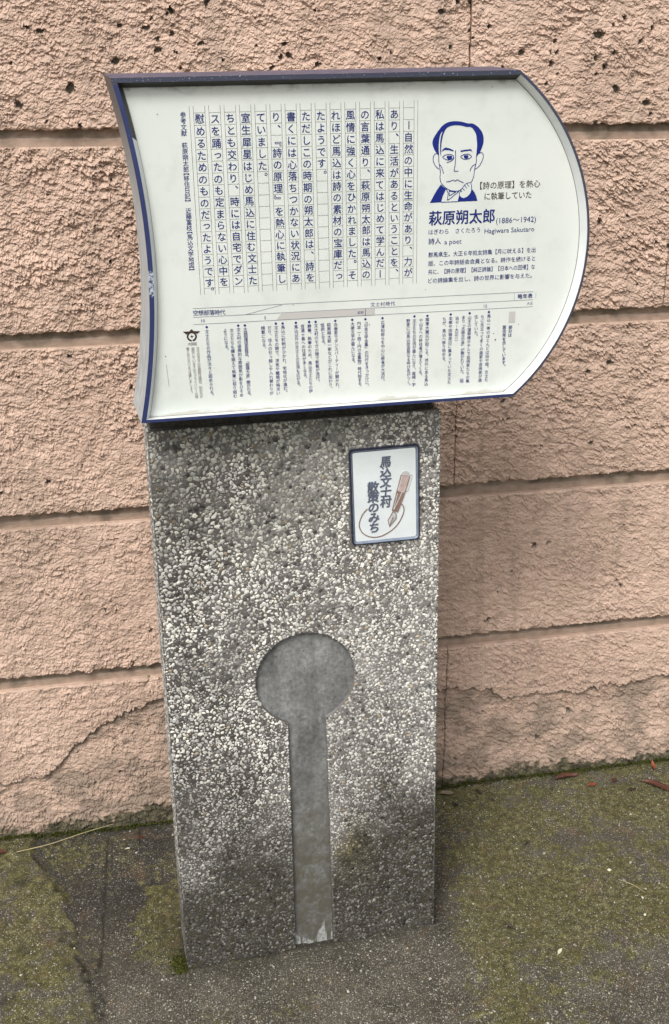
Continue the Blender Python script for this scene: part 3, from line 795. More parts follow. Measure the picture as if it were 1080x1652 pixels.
# ------------------------------------------------------------------ glyphs
_fc = bpy.data.curves.new('lettering', 'FONT'); _fo = bpy.data.objects.new('lettering_source', _fc); COL.objects.link(_fo)
_cache = {}
def glyph(s, off=0.0, res=2):
    k = (s, off, res)
    if k not in _cache:
        _fc.body = s; _fc.offset = off; _fc.resolution_u = res
        bpy.context.view_layer.update()
        m = bpy.data.meshes.new_from_object(_fo)
        v = np.array([p.co[:] for p in m.vertices]).reshape(-1, 3)[:, :2]
        f = [tuple(p.vertices) for p in m.polygons]
        bpy.data.meshes.remove(m)
        _cache[k] = (v, f)
    return _cache[k]
class Acc:
    def __init__(s): s.V = []; s.F = []
    def add(s, v2, f, y):
        b = len(s.V)
        s.V += [(float(p[0]), y, float(p[1])) for p in v2]
        s.F += [tuple(i + b for i in q) for q in f]
    def quad(s, pts, y):
        b = len(s.V); s.V += [(p[0], y, p[1]) for p in pts]; s.F.append(tuple(range(b, b + len(pts))))
    def line(s, pts, wd, y):
        """ribbon along a polyline"""
        P = np.array(pts, float); n = len(P)
        T = np.gradient(P, axis=0) if n > 2 else np.repeat((P[1] - P[0])[None], 2, 0)
        T /= np.maximum(np.linalg.norm(T, axis=1, keepdims=True), 1e-9)
        Nn = np.stack([-T[:, 1], T[:, 0]], -1)
        A = P + Nn * wd / 2; B = P - Nn * wd / 2; b = len(s.V)
        s.V += [(p[0], y, p[1]) for p in A] + [(p[0], y, p[1]) for p in B]
        s.F += [(b + i, b + i + 1, b + n + i + 1, b + n + i) for i in range(n - 1)]
    def build(s, name, mat, parent, thick=0.0):
        me = mesh_py(name, s.V, s.F)
        o = link(name, me, mat, parent)
        if thick:
            m = o.modifiers.new('thickness', 'SOLIDIFY'); m.thickness = thick; m.offset = 0
        return o
def smooth_line(pts, sub=6, closed=False):
    P = np.array(pts, float); n = len(P)
    if n < 3: return P
    out = []
    rngi = range(n if closed else n - 1)
    for i in rngi:
        p0 = P[(i - 1) % n] if (closed or i > 0) else P[0]; p1 = P[i % n]; p2 = P[(i + 1) % n]
        p3 = P[(i + 2) % n] if (closed or i + 2 < n) else P[-1]
        for k in range(sub):
            t = k / sub
            out.append(0.5 * ((2 * p1) + (-p0 + p2) * t + (2 * p0 - 5 * p1 + 4 * p2 - p3) * t * t + (-p0 + 3 * p1 - 3 * p2 + p3) * t ** 3))
    if not closed: out.append(P[-1])
    return np.array(out)
ROT = set('ー－〜「」『』【】（）()')
SMALL = set('っゃゅょァィゥェォッャュョ')
def cell(acc, ch, x, z, size, y, off=0.0, vertical=True, sx=1.0, shear=0.0):
    """one character centred on a cell; weight is added by overprinting with a small shift"""
    if off > 0.004:
        w_ = off * size * 0.8
        n_ = 2 if off < 0.018 else 4
        for i in range(n_):
            a = 2 * math.pi * (i + .25) / n_
            cell(acc, ch, x + w_ * math.cos(a), z + w_ * math.sin(a) * .8, size, y - 0.000012 * i, 0.0, vertical, sx, shear)
        return
    if ch in ' 　': return
    v, f = glyph(ch, 0.0)
    if len(v) == 0: return
    q = v - np.array([0.5, 0.38])
    if ord(ch[0]) < 256: q = v - (v.min(0) + v.max(0)) / 2
    if vertical:
        if ch in ROT: q = np.stack([q[:, 1], -q[:, 0]], -1)
        elif ch in '、。': q = q + np.array([0.62, 0.58])
        elif ch in SMALL: q = q + np.array([0.09, 0.09])
    q = q.copy(); q[:, 0] += shear * q[:, 1]
    acc.add(np.stack([x + q[:, 0] * size * sx, z + q[:, 1] * size], -1), f, y)
def htext(acc, s, x0, x1, z, size, y, off=0.0):
    """horizontal string fitted between two ends"""
    if off > 0.004:
        w_ = off * size * 0.8
        n_ = 2 if off < 0.018 else 4
        for i in range(n_):
            a = 2 * math.pi * (i + .25) / n_
            htext(acc, s, x0 + w_ * math.cos(a), x1 + w_ * math.cos(a), z + w_ * math.sin(a) * .8, size, y - 0.000012 * i)
        return
    v, f = glyph(s, 0.0)
    a, b = v[:, 0].min(), v[:, 0].max()
    q = np.stack([x0 + (v[:, 0] - a) / (b - a) * (x1 - x0), z + (v[:, 1] - 0.38) * size], -1)
    acc.add(q, f, y)

# ------------------------------------------------------------------ sign board
SQ = Matrix(((0.99986839, 0.0030754, -0.01592955), (-0.00309862, 0.99999417, -0.00143309), (0.01592505, 0.00148226, 0.99987209)))
Msign = Matrix.Translation((-0.644123, -0.475, 1.069423)) @ SQ.to_4x4()
Mpost = Matrix.Translation((-0.3912, -0.4501, 0.0)) @ qx.to_matrix().to_4x4()
Bloc = Mpost.inverted() @ Msign
mm = 0.001
def sign_outline(rl, rr, zb_, zt_, N1=40, N2=60):
    """left concave arc about (-1010,239.5), right convex arc about (388,241)"""
    pts = []
    cz_, cxl, cxr = 240.0, -1011.0, 388.0
    al0 = math.asin((zb_ - cz_) / rl); al1 = math.asin((zt_ - cz_) / rl)
    for i in range(N1 + 1):
        a = al0 + (al1 - al0) * i / N1; pts.append((cxl + rl * math.cos(a), cz_ + rl * math.sin(a)))
    ar1 = math.asin((zt_ - cz_) / rr); ar0 = math.asin((zb_ - cz_) / rr)
    for i in range(N2 + 1):
        a = ar1 + (ar0 - ar1) * i / N2; pts.append((cxr + rr * math.cos(a), cz_ + rr * math.sin(a)))
    return [(p[0] * mm, p[1] * mm) for p in pts]
O_out = sign_outline(1033.0, 312.0, -1.0, 488.5)
O_lip = sign_outline(1040.0, 307.6, 4.2, 482.0)
O_in = sign_outline(1045.3, 301.5, 3.4, 475.6)
nO = len(O_out)
def ring(name, A, ya, B, yb, mat, parent, shiftB=(0, 0), sel=None):
    V = [(p[0], ya, p[1]) for p in A] + [(p[0] + shiftB[0], yb, p[1] + shiftB[1]) for p in B]
    F = [(i, (i + 1) % nO, (i + 1) % nO + nO, i + nO) for i in range(nO) if sel is None or sel(i)]
    me = mesh_py(name, V, F)
    return link(name, me, mat, parent)
BSH = (-0.009, 0.006)
# which outline edge belongs to which side: 0..39 left, 40 top, 41..100 right, 101 bottom
V = []; F = []; MI = []
rings = [(O_out, 0.0, (0, 0)), (O_lip, 0.0, (0, 0)), (O_in, 0.0150, (0, 0)), (O_in, 0.0165, (0, 0))]
me = bpy.data.meshes.new('sign_frame')
rr_ = [(O_out, 0.102, BSH), (O_out, 0.0012, (0, 0)), ([(p[0] * .9985 + .0005, p[1] * .9985 + .0004) for p in O_out], 0.0, (0, 0)), (O_lip, 0.0, (0, 0)), (O_lip, 0.0009, (0, 0)), (O_in, 0.0150, (0, 0)), (O_in, 0.0175, (0, 0))]
for O, y, s in rr_: V += [(p[0] + s[0], y, p[1] + s[1]) for p in O]
for k in range(len(rr_) - 1):
    for i in range(nO):
        j = (i + 1) % nO
        F.append((k * nO + i, (k + 1) * nO + i, (k + 1) * nO + j, k * nO + j))
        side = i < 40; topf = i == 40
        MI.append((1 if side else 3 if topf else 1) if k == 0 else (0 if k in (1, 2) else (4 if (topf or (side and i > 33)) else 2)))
F.append(tuple(range(nO))); MI.append(1)
me.from_pydata(V, [], F); me.update()
for mt in (MLIP, MSIDE, MBEV, MTOPF, MSHADE): me.materials.append(mt)
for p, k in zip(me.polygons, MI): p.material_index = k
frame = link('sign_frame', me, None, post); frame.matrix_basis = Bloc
# panel
pan = extrude_poly('sign_panel', sign_outline(1044.0, 303.0, 2.4, 476.6), 0.0152, 0.019)
panel = link('sign_panel', pan, MPAN, post); panel.matrix_basis = Bloc
# thin dark sealing line round the panel, strongest on the right
V = []; F = []
Oa = sign_outline(1045.6, 301.2, 3.7, 475.2); Ob = sign_outline(1045.9, 300.4, 4.1, 475.0)
V = [(p[0], 0.01505, p[1]) for p in Oa] + [(p[0], 0.01512, p[1]) for p in Ob]
F = [(i, (i + 1) % nO, (i + 1) % nO + nO, i + nO) for i in range(nO)]
link('seal_line', mesh_py('seal_line', V, F), m_plain('dark_seal', (0.07, 0.062, 0.05), 0.7, 0, .3, .3, 100), panel)
YP = 0.01485
COLS=[
('文士たちの作品が次々と認められる。', 'A', (102.59, 137.3), (102.66, 130.58), (104.39, 30.63)),
('ようになる。', 'A', None, (129.93, 130.79), (131.05, 99.91)),
('文士たちも腰を据えて執筆に取り組む', 'A', None, (139.99, 130.19), (139.97, 28.09)),
('文士村の退廃的な雰囲気が影をひそめ', 'A', (150.09, 136.94), (150.38, 130.8), (149.97, 28.66)),
('大森相撲協会発足、「相撲大会」開かれる。', 'A', (160.19, 136.59), (160.52, 130.81), (161.74, 26.54)),
('文士の方々の住居跡は現在、別の方が', 'a', None, (87.33, 105.75), (87.98, 30.52)),
('居住していますのでプライバシーの侵', 'a', None, (79.94, 105.6), (80.63, 31.05)),
('害とならないよう注意しましょう。', 'a', None, (72.24, 106.08), (73.38, 36.65)),
('頻繁になる。', 'B', None, (187.46, 131.06), (188.31, 98.79)),
('だり、住人の引っ越しや入れ替わりが', 'B', None, (197.67, 131.07), (196.68, 28.55)),
('文士たちの間で、浮気や離婚が相次い', 'B', (207.5, 136.65), (207.88, 130.47), (207.11, 27.81)),
('馬込に町制がひかれ、宅地化が進む。', 'B', (217.98, 136.28), (218.26, 130.47), (218.75, 28.28)),
('馬込以外の文士との交流も広がる。', 'B', (238.27, 136.09), (238.45, 129.9), (239.64, 35.83)),
('豆湯ヶ島への往来が多くなる。', 'B', None, (248.4, 129.93), (250.4, 47.94)),
('静養、執筆のため、馬込文士たちの伊', 'B', (258.78, 136.13), (258.99, 129.93), (258.47, 27.42)),
('文士村のモガの間で断髪が流行。', 'B', (268.88, 135.79), (269.35, 129.94), (270.17, 41.44)),
('恒例となる。', 'B', None, (279.24, 129.98), (280.54, 99.3)),
('萩原朔太郎一家などがこれに加わり、', 'B', None, (289.39, 130.01), (290.35, 29.06)),
('衣巻家でダンスパーティーが開かれ、', 'B', (299.55, 135.62), (300.06, 129.38), (301.0, 28.97)),
('大衆文学が盛んになる。', 'C', (326.08, 135.58), (326.5, 129.08), (326.97, 67.16)),
('円本（1冊1円の全集物）時代始まる。', 'C', None, (336.63, 129.11), (336.94, 28.41)),
('『日本文学全集』の刊行をきっかけに、', 'C', (346.83, 135.38), (347.56, 131.6), (348.87, 28.88)),
('広津和郎らを中心に麻雀が大流行。', 'C', (373.91, 135.32), (374.28, 128.79), (374.25, 34.94)),
('野家には馬込放送局なる呼び名がつく。', 'D', None, (414.89, 128.86), (416.19, 24.86)),
('文士たちの交流が盛んになり、尾崎・宇', 'D', (424.87, 135.19), (424.92, 128.28), (424.45, 26.35)),
('や山王への移住者が増えてくる。', 'D', None, (435.36, 128.66), (435.2, 40.01)),
('関東大震災が起こる。郊外にある馬込', 'D', (445.66, 134.99), (445.73, 129.05), (444.89, 25.97)),
('ちが、馬込へ移り始める。', 'D', None, (473.08, 128.47), (473.26, 60.01)),
('本郷や田端周辺に集まっていた文士た', 'D', (483.4, 135.02), (483.31, 128.87), (482.75, 25.94)),
('治43－大正15）', 'D', None, (493.79, 128.27), (493.37, 91.23)),
('まり「大森丘の会」が開かれていた。（明', 'E', None, (504.27, 128.89), (503.54, 26.27)),
('山王の望翠楼ホテルで芸術家たちの集', 'E', (514.33, 135.02), (514.27, 128.32), (513.49, 26.2)),
('住していた。', 'E', None, (524.99, 128.88), (525.52, 97.44)),
('ちに先立って多くの画家や芸術家が居', 'E', None, (535.28, 128.3), (534.44, 25.99)),
('馬込一帯のほとんどは田や畑。文士た', 'E', (545.59, 135.13), (545.79, 128.87), (544.7, 25.9)),
('居住年を示しています。', 'e', None, (571.99, 109.57), (573.18, 46.08)),
('部分は', 'e', None, (582.17, 108.96), (581.81, 96.42)),
]
POR={
'hair': [(460.42, 371.78), (457.01, 376.04), (453.6, 380.75), (450.67, 387.73), (450.43, 393.09), (452.52, 398.36), (456.58, 404.34), (460.65, 409.54), (465.54, 414.71), (472.11, 418.33), (480.39, 420.08), (489.55, 419.85), (497.08, 418.45), (504.65, 416.44), (510.51, 416.29), (516.45, 413.7), (522.48, 408.67), (526.88, 402.44), (528.78, 395.48), (528.52, 387.8), (525.1, 377.86), (521.85, 373.31), (518.24, 369.08), (518.66, 378.05), (518.94, 385.76), (518.21, 393.47), (516.81, 401.18), (512.41, 408.17), (508.14, 411.33), (503.1, 411.61), (500.59, 411.98), (493.86, 413.68), (486.33, 414.48), (478.85, 413.76), (473.07, 411.79), (469.8, 408.54), (467.39, 404.04), (465.49, 398.0), (464.28, 391.17), (463.73, 384.29), (463.55, 375.07), (464.27, 371.66), (462.54, 375.1), (462.06, 384.34), (462.26, 391.99), (463.3, 399.59), (465.36, 405.62), (464.04, 405.35), (461.63, 400.4), (460.25, 392.81), (459.88, 384.4), (460.15, 378.25)] ,
'ear_l': [(458.18, 376.01), (454.52, 375.04), (452.06, 371.57), (451.63, 366.96), (453.38, 361.49), (456.46, 356.75), (461.22, 353.49)] ,
'ear_r': [(521.84, 373.62), (525.18, 375.07), (527.76, 373.91), (529.07, 369.99), (528.05, 364.57), (524.84, 358.44), (520.72, 353.89), (516.87, 351.67)] ,
'face': [(460.25, 372.09), (460.18, 365.92), (461.48, 358.14), (462.97, 348.76), (462.6, 340.97), (464.4, 333.86), (469.57, 328.18), (477.3, 322.86), (485.83, 320.98), (492.63, 321.36), (497.66, 324.82)] ,
'face_r': [(518.06, 369.55), (518.43, 362.54), (516.02, 351.69), (515.09, 342.32), (512.73, 335.33), (510.26, 331.95)] ,
'cheek_l': [(460.77, 360.48), (464.01, 357.28), (466.29, 351.76), (468.05, 347.03)] ,
'cheek_r': [(517.18, 358.68), (513.0, 356.48), (510.22, 352.67), (508.98, 348.33)] ,
'nose': [(485.76, 379.34), (486.2, 366.66), (485.39, 357.37), (484.04, 349.62), (490.81, 349.4)] ,
'brow_l': [(464.0, 377.83), (466.12, 381.15), (470.25, 383.79), (476.14, 382.39), (482.9, 379.42), (482.43, 377.9), (476.19, 379.62), (470.31, 380.41), (466.99, 379.28)] ,
'brow_r': [(493.61, 381.42), (494.01, 378.78), (501.39, 379.8), (509.81, 380.32), (512.49, 375.14), (510.74, 377.05), (509.03, 378.03), (501.45, 377.64), (494.73, 376.6), (493.72, 376.94)] ,
'eye_l1': [(465.97, 370.07), (469.61, 373.04), (475.46, 373.94), (480.52, 373.02), (483.44, 370.15), (480.64, 367.14), (474.77, 366.08), (469.71, 367.48), (465.97, 370.07)] ,
'eye_r1': [(493.53, 370.3), (498.2, 372.79), (503.24, 373.56), (507.49, 372.51), (510.61, 369.62), (506.79, 366.95), (501.74, 366.17), (496.98, 367.25), (493.53, 370.3)] ,
'eye_l_bag': [(472.32, 362.44), (477.35, 363.52), (481.5, 366.03), (483.64, 368.59)] ,
'mouth': [(472.33, 334.68), (477.05, 335.3), (481.27, 336.41), (483.45, 337.12), (485.01, 335.66), (486.87, 335.91), (488.87, 337.25), (492.31, 335.56), (499.51, 332.64)] ,
'iris_l': [(472.98, 372.01), (480.04, 371.8), (481.09, 369.6), (479.47, 366.87), (474.76, 366.7), (472.37, 368.94)] ,
'iris_r': [(499.06, 371.83), (505.31, 371.8), (506.05, 369.14), (504.42, 367.02), (500.36, 367.15), (498.61, 369.68)] ,
'hand': [(497.66, 324.82), (501.8, 329.88), (506.86, 331.91), (510.26, 331.95), (511.56, 328.27), (512.2, 323.51), (510.66, 317.22), (505.67, 311.85), (499.73, 310.0), (494.89, 312.25), (493.09, 316.28), (494.37, 319.72), (497.66, 324.82)] ,
'f1': [(494.31, 322.25), (497.46, 318.97)] ,
'f2': [(497.3, 325.62), (501.16, 321.05)] ,
'f3': [(500.97, 328.96), (504.85, 323.77)] ,
'f4': [(504.65, 331.35), (507.85, 326.51)] ,
'jacket_l': [(463.94, 331.21), (459.47, 325.39), (454.51, 317.69), (447.41, 304.99), (464.87, 305.59), (467.28, 314.06), (470.22, 320.28), (472.51, 324.61), (468.74, 327.27)] ,
'jacket_r': [(512.2, 323.51), (516.61, 318.59), (519.88, 312.12), (521.8, 305.35), (490.44, 305.26), (492.8, 313.91), (494.9, 311.77), (499.73, 309.68), (505.67, 311.53), (510.84, 316.9)] ,
'collar': [(472.51, 324.61), (475.68, 318.5), (474.52, 308.25), (480.08, 311.21), (492.65, 320.73)] ,
'collar2': [(476.99, 321.3), (477.46, 314.48), (487.56, 319.65), (476.99, 321.3)] ,
'shirt': [(464.87, 305.59), (490.43, 305.58)] ,
}
# squared manuscript paper
gr = Acc(); x0, z1 = 102.4, 440.6; cw, pitch, rh = 16.1, 21.68, 16.33
for c in range(15):
    xa = x0 + c * pitch
    for xx in (xa, xa + cw): gr.quad([((xx - .22) * mm, 186 * mm), ((xx + .22) * mm, 186 * mm), ((xx + .22) * mm, 450 * mm), ((xx - .22) * mm, 450 * mm)], YP)
    for r in range(16):
        zz = z1 - r * rh
        gr.quad([(xa * mm, (zz - .18) * mm), ((xa + cw) * mm, (zz - .18) * mm), ((xa + cw) * mm, (zz + .18) * mm), (xa * mm, (zz + .18) * mm)], YP - 0.00004)
for xx in (x0 - 5.6, x0 + 15 * pitch): gr.quad([((xx - .22) * mm, 186 * mm), ((xx + .22) * mm, 186 * mm), ((xx + .22) * mm, 450 * mm), ((xx - .22) * mm, 450 * mm)], YP)
gr.build('manuscript_grid', MLINE, panel)
BODY = ['　ー自然の中に生命があり、力が', 'あり、生活があるということを、', '私は馬込に来てはじめて学んだー', 'の言葉通り、萩原朔太郎は馬込の', '風情に強く心をひかれました。そ',
        'れほど馬込は詩の素材の宝庫だっ', 'たようです。', 'ただしこの時期の朔太郎は、詩を', '書くには心落ちつかない状況にあ', 'り、『詩の原理』を熱心に執筆し', 'ていました。',
        '室生犀星はじめ馬込に住む文士た', 'ちとも交わり、時には自宅でダン', 'スを踊ったのも定まらない心中を', '慰めるためのものだったようです。']
for i, s in enumerate(BODY):
    tx = Acc()
    xc = x0 + (14 - i) * pitch + cw / 2
    for r, ch in enumerate(s):
        jx, jz = random.uniform(-.3, .3), random.uniform(-.3, .3)
        zc = z1 - (r + .5) * rh
        if r == 15: zc += 3
        cell(tx, ch, (xc + jx) * mm, (zc + jz) * mm, 0.0138, YP - 0.0001, 0.016)
    tx.build('handwritten_column', MNAVY, panel)
# reference line at the left
ts = Acc(); s = '参考文献　萩原朔太郎【移住日記】　近藤富枝【馬込文学地図】'
adv = [0.5 if c_ in '【】' else 1.0 for c_ in s]
pos = 0.0; P_ = []
for i, ch in enumerate(s):
    P_.append(pos + adv[i] / 2); pos += adv[i]
for ch, p_ in zip(s, P_):
    t = (p_ - P_[0]) / (P_[-1] - P_[0]); sh = 0.0022 if ch == '【' else (-0.0022 if ch == '】' else 0)
    cell(ts, ch, (87.6 - 1.8 * t) * mm, (438.6 - 214.6 * t) * mm + sh, 0.0086, YP, 0.012)
ts.build('text_column', MNAVY, panel); ts = Acc()
# right hand block
def H_(s, a, b, z, size, off=0.0, mat=MNAVY):
    q = Acc(); htext(q, s, a * mm, b * mm, z * mm, size * mm, YP, off); q.build('text_line', mat, panel)
H_('萩原朔太郎', 446.5, 549.8, 282.5, 22.5, 0.026)
H_('はぎわら　さくたろう', 446, 527.4, 262.4, 8.6, 0.004)
H_('詩人', 446, 465.5, 248.4, 10.0, 0.012)
H_('群馬県生。大正６年処女詩集【月に吠える】を出', 446, 618, 228.2, 8.4, 0.012)
H_('版、この年詩話会会員となる。詩作を続けると', 446, 618.5, 215.2, 8.4, 0.012)
H_('共に、【詩の原理】【純正詩論】【日本への回帰】な', 446, 618.5, 202.3, 8.4, 0.012)
H_('どの詩論集を出し、詩の世界に影響を与えた。', 446, 614, 189.0, 8.4, 0.012)
H_('(1886〜1942)', 552.5, 616.5, 275.2, 11.8)
H_('Hagiwara Sakutaro', 534.5, 614.5, 260.5, 10.5)
H_('a poet', 471.2, 498.2, 247.0, 10.5)
tb = Acc()
H_('【詩の原理】を熱心', 525.5, 620.8, 327.3, 11.8, 0.008, MBRN)
H_('に執筆していた', 533.0, 607.5, 311.4, 11.8, 0.008, MBRN)
# chronology strip
tl = Acc()
for (a, b) in (((83.9, 166.4), (618.2, 163.5)), ((83.2, 153.3), (618.2, 150.9)), ((82.9, 142.5), (618.2, 139.9))):
    tl.line([(a[0] * mm, a[1] * mm), (b[0] * mm, b[1] * mm)], 0.0005, YP - 0.0001)
tl.line([(.1615, .1529), (.218, .1646)], 0.0005, YP - 0.00013)
tl.quad([(.3464, .1406), (.3474, .1406), (.3474, .1519), (.3464, .1519)], YP - 0.00013)
tl.line([(.5865, .1525), (.5865, .1620)], 0.0004, YP); tl.line([(.6222, .1525), (.6222, .1620)], 0.0004, YP)
tl.build('chronology_lines', MTLINE, panel)
def band_(pts): q = Acc(); q.quad(pts, YP); q.build('shaded_band', MBAND, panel)
band_([(.2086, .1422), (.3464, .1412), (.3464, .1517), (.2169, .1523)])
band_([(.3474, .1412), (.3619, .1411), (.3619, .1516), (.3474, .1517)])
band_([(.5787, .1160), (.5895, .1160), (.5895, .1338), (.5787, .1338)])
def head(seq, name='heading'):
    q = Acc()
    for ch, x, z, size, off in seq: cell(q, ch, x * mm, z * mm, size * mm, YP - .0001, off, False)
    q.build(name, MNAVY, panel)
head([(ch, 87.3 + 8.05 * i, 159.8 - .25 * i, 8.5, .010) for i, ch in enumerate('空想部落時代')])
head([(ch, 358.5 + 7.9 * i, 157.3, 7.3, 0) for i, ch in enumerate('文士村時代')])
head([(ch, 596.0 + 8.4 * i, 157.1, 8.0, .022) for i, ch in enumerate('略年表')])
head([(ch, 336.9 + 5.1 * i, 146.0, 5.0, .006) for i, ch in enumerate('昭和')])
head([(ch, 610.3 + 5.2 * i, 145.4, 5.0, 0) for i, ch in enumerate('大正')])
head([('5', 191.5, 146.5, 6.8, 0)], 'year_number'); head([('1', 95.4, 147.3, 6.8, 0), ('0', 98.9, 147.3, 6.8, 0)], 'year_number')
head([('1', 537.3, 145.1, 6.8, 0), ('2', 540.7, 145.1, 6.8, 0)], 'year_number')
for s, k, bl, a, z in COLS:
    ac = Acc()
    n_ = 0; toks = []
    i = 0
    while i < len(s):
        if s[i:i + 2] in ('43', '15'): toks.append(s[i:i + 2]); i += 2
        else: toks.append(s[i]); i += 1
    p_ = math.hypot(z[0] - a[0], z[1] - a[1]) / max(1, len(toks) - 1)
    size = min(6.4 if k != 'e' else 6.6, p_ * 1.16)
    for i, ch in enumerate(toks):
        t = i / max(1, len(toks) - 1)
        X_ = (a[0] + (z[0] - a[0]) * t); Z_ = (a[1] + (z[1] - a[1]) * t)
        if len(ch) == 2:
            v, f = glyph(ch, 0.0); q = v - (v.min(0) + v.max(0)) / 2
            ac.add(np.stack([X_ * mm + q[:, 0] * .0050, Z_ * mm + q[:, 1] * .0062], -1), f, YP)
        else:
            cell(ac, ch, X_ * mm, Z_ * mm, size * mm, YP, 0.0 if k == 'a' else (0.024 if k == 'e' else 0.014))
    if bl:
        c_ = [((bl[0] + 1.9 * math.cos(t * math.pi / 6)) * mm, (bl[1] + 1.9 * math.sin(t * math.pi / 6)) * mm) for t in range(12)]
        ac.quad(c_, YP)
    ac.build('text_column', MFAINT if k == 'a' else MNAVY, panel)
# ward emblem
cx_, cz_ = 79.5, 124.6
def arcp(r, a0, a1, n_=24): return [((cx_ + r * math.cos(math.radians(a0 + (a1 - a0) * i / n_))) * mm, (cz_ + r * math.sin(math.radians(a0 + (a1 - a0) * i / n_))) * mm) for i in range(n_ + 1)]
for a0, a1 in ((-83, 263),):
    A = arcp(7.6, a0, a1, 40); B = arcp(5.0, a0, a1, 40)
    for i in range(40): tb.quad([A[i], A[i + 1], B[i + 1], B[i]], YP)
tb.quad([(66.4 * mm, 132.6 * mm), (71.6 * mm, 128.0 * mm), (74.4 * mm, 130.3 * mm), (79.5 * mm, 131.9 * mm), (84.6 * mm, 130.3 * mm), (87.6 * mm, 128.0 * mm), (92.6 * mm, 132.0 * mm), (83.0 * mm, 132.6 * mm), (79.6 * mm, 135.9 * mm), (76.2 * mm, 132.6 * mm)], YP - .0001)
tb.quad([((cx_ + r * math.cos(math.radians(a))) * mm, (cz_ + r * math.sin(math.radians(a))) * mm) for r, a in zip((2.9, 1.1) * 4, range(0, 360, 45))], YP)
for i, ch in enumerate('大田区'): cell(tb, ch, (75.0 + 4.7 * i) * mm, 113.3 * mm, .0050, YP, .012, False)
tb.build('ward_emblem', MBRN, panel)
# portrait drawing
pf = Acc(); pw = Acc(); pl = Acc()
U = lambda k: [(a * mm, b * mm) for a, b in POR[k]]
for k in ('hair', 'jacket_l', 'jacket_r'):
    pf.quad([tuple(p) for p in (smooth_line(U(k), 3, True) if k == 'hair' else U(k))], YP)
for k in ('iris_l', 'iris_r', 'brow_l', 'brow_r'): pf.quad(U(k), YP)
pw.quad([tuple(p) for p in smooth_line(U('hand')[:-1], 3, True)], YP - .0001)
lw = 0.00095
for k in ('ear_l', 'ear_r', 'face', 'face_r', 'cheek_l', 'cheek_r', 'mouth', 'eye_l1', 'eye_r1', 'eye_l_bag', 'hand'):
    pl.line(smooth_line(U(k), 5), lw, YP - .0002)
for k in ('nose', 'f1', 'f2', 'f3', 'f4', 'collar', 'collar2', 'shirt'):
    u = U(k)
    for a, b in zip(u[:-1], u[1:]): pl.line([a, b], lw, YP - .0002)
pf.build('portrait_fill', MBLUE, panel); pw.build('portrait_hand', MPAN, panel); pl.build('portrait_outline', MBLUE, panel)
# scratch, specks and small dents on the panel
sk = Acc(); sk.line([(.0385, .0840), (.0402, .0500)], 0.0005, YP)
for x, z, r in ((.0385, .0965, .0011), (.5580, .0905, .0016), (.5545, .1010, .0010), (.5955, .1128, .0010), (.3530, .1265, .0010), (.4420, .176, .0008), (.2350, .1635, .001), (.052, .440, .001), (.5395, .466, .001)):
    sk.quad([(x + r * random.uniform(.6, 1.3) * math.cos(t), z + r * random.uniform(.5, 1.1) * math.sin(t)) for t in np.linspace(0, 2 * math.pi, 8)[:-1]], YP)
sk.build('scratches', MFAINT, panel)['kind'] = 'stuff'

# ------------------------------------------------------------------ small glazed plaque
def rrect(c4, r, n_=5):
    out = []
    P = [np.array(p, float) for p in c4]
    for i in range(4):
        a = P[i - 1] - P[i]; b = P[(i + 1) % 4] - P[i]; a /= np.linalg.norm(a); b /= np.linalg.norm(b)
        s, e = P[i] + a * r, P[i] + b * r
        for k in range(n_ + 1):
            t = k / n_; out.append(tuple((1 - t) ** 2 * s + 2 * t * (1 - t) * P[i] + t * t * e))
    return out
def inset(c4, d):
    P = np.array(c4, float); c = P.mean(0); o_ = []
    for p in P: o_.append((p[0] - d * np.sign(p[0] - c[0]), p[1] - d * np.sign(p[1] - c[1])))
    return o_
PC = [(-0.0 + 82.6, 816.3 - .5), (206.0, 815.8), (203.6, 986.4), (82.4, 985.2)]
PC[0] = (86.2, 816.0)
PC = [(a * mm, b * mm) for a, b in PC]
rs = [(PC, .008, 0.002), (PC, .008, -0.0045), (inset(PC, .0008), .0075, -0.0060), (inset(PC, .0026), .0065, -0.0062), (inset(PC, .0040), .0058, -0.0050), (inset(PC, .0056), .0045, -0.0038), (inset(PC, .0062), .004, -0.0036)]
V = []; F = []; MI = []
for c4, r, y in rs: V += [(p[0], y, p[1]) for p in rrect(c4, r)]
nn = 24
for k in range(len(rs) - 1):
    for i in range(nn):
        j = (i + 1) % nn; F.append((k * nn + i, k * nn + j, (k + 1) * nn + j, (k + 1) * nn + i)); MI.append(0 if k < 3 else 1)
F.append(tuple(range((len(rs) - 1) * nn, len(rs) * nn))); MI.append(2)
me = mesh_py('small_plaque', V, F)
for mt in (MPRIM, MPBEV, MPW): me.materials.append(mt)
for p, k in zip(me.polygons, MI): p.material_index = k; p.use_smooth = k == 1
pq = link('small_plaque', me, None, post)
pq['label'] = 'small white glazed plaque with a fountain pen and raised characters'
YQ = -0.0040
t1 = Acc()
for i, ch in enumerate('馬込文士村'): cell(t1, ch, (145.6 + .0 * i) * mm, (960.5 - 17.9 * i) * mm, .0203, YQ, .040, False, 0.98, 0.10)
for i, ch in enumerate('散策のみち'): cell(t1, ch, (123.2 + .5 * i) * mm, (917.6 - 18.1 * i) * mm, .0203, YQ, .040, False, 1.02, 0.10)
t1.build('raised_characters', MPTXT, pq, 0.0012)
lp = Acc()
loop = [(113.5, 879.8), (105.0, 870.4), (99.9, 858.5), (99.1, 849.3), (103.7, 838.5), (113.7, 830.6), (126.8, 827.4), (141.1, 829.5), (157.4, 838.3), (168.6, 849.7), (175.7, 863.6), (177.7, 872.7), (175.7, 879.7), (171.6, 883.6)]
lp.line(smooth_line([(a * mm, b * mm) for a, b in loop], 6), .0017, YQ)
lp.build('drawn_loop', MPEND, pq, 0.0008)
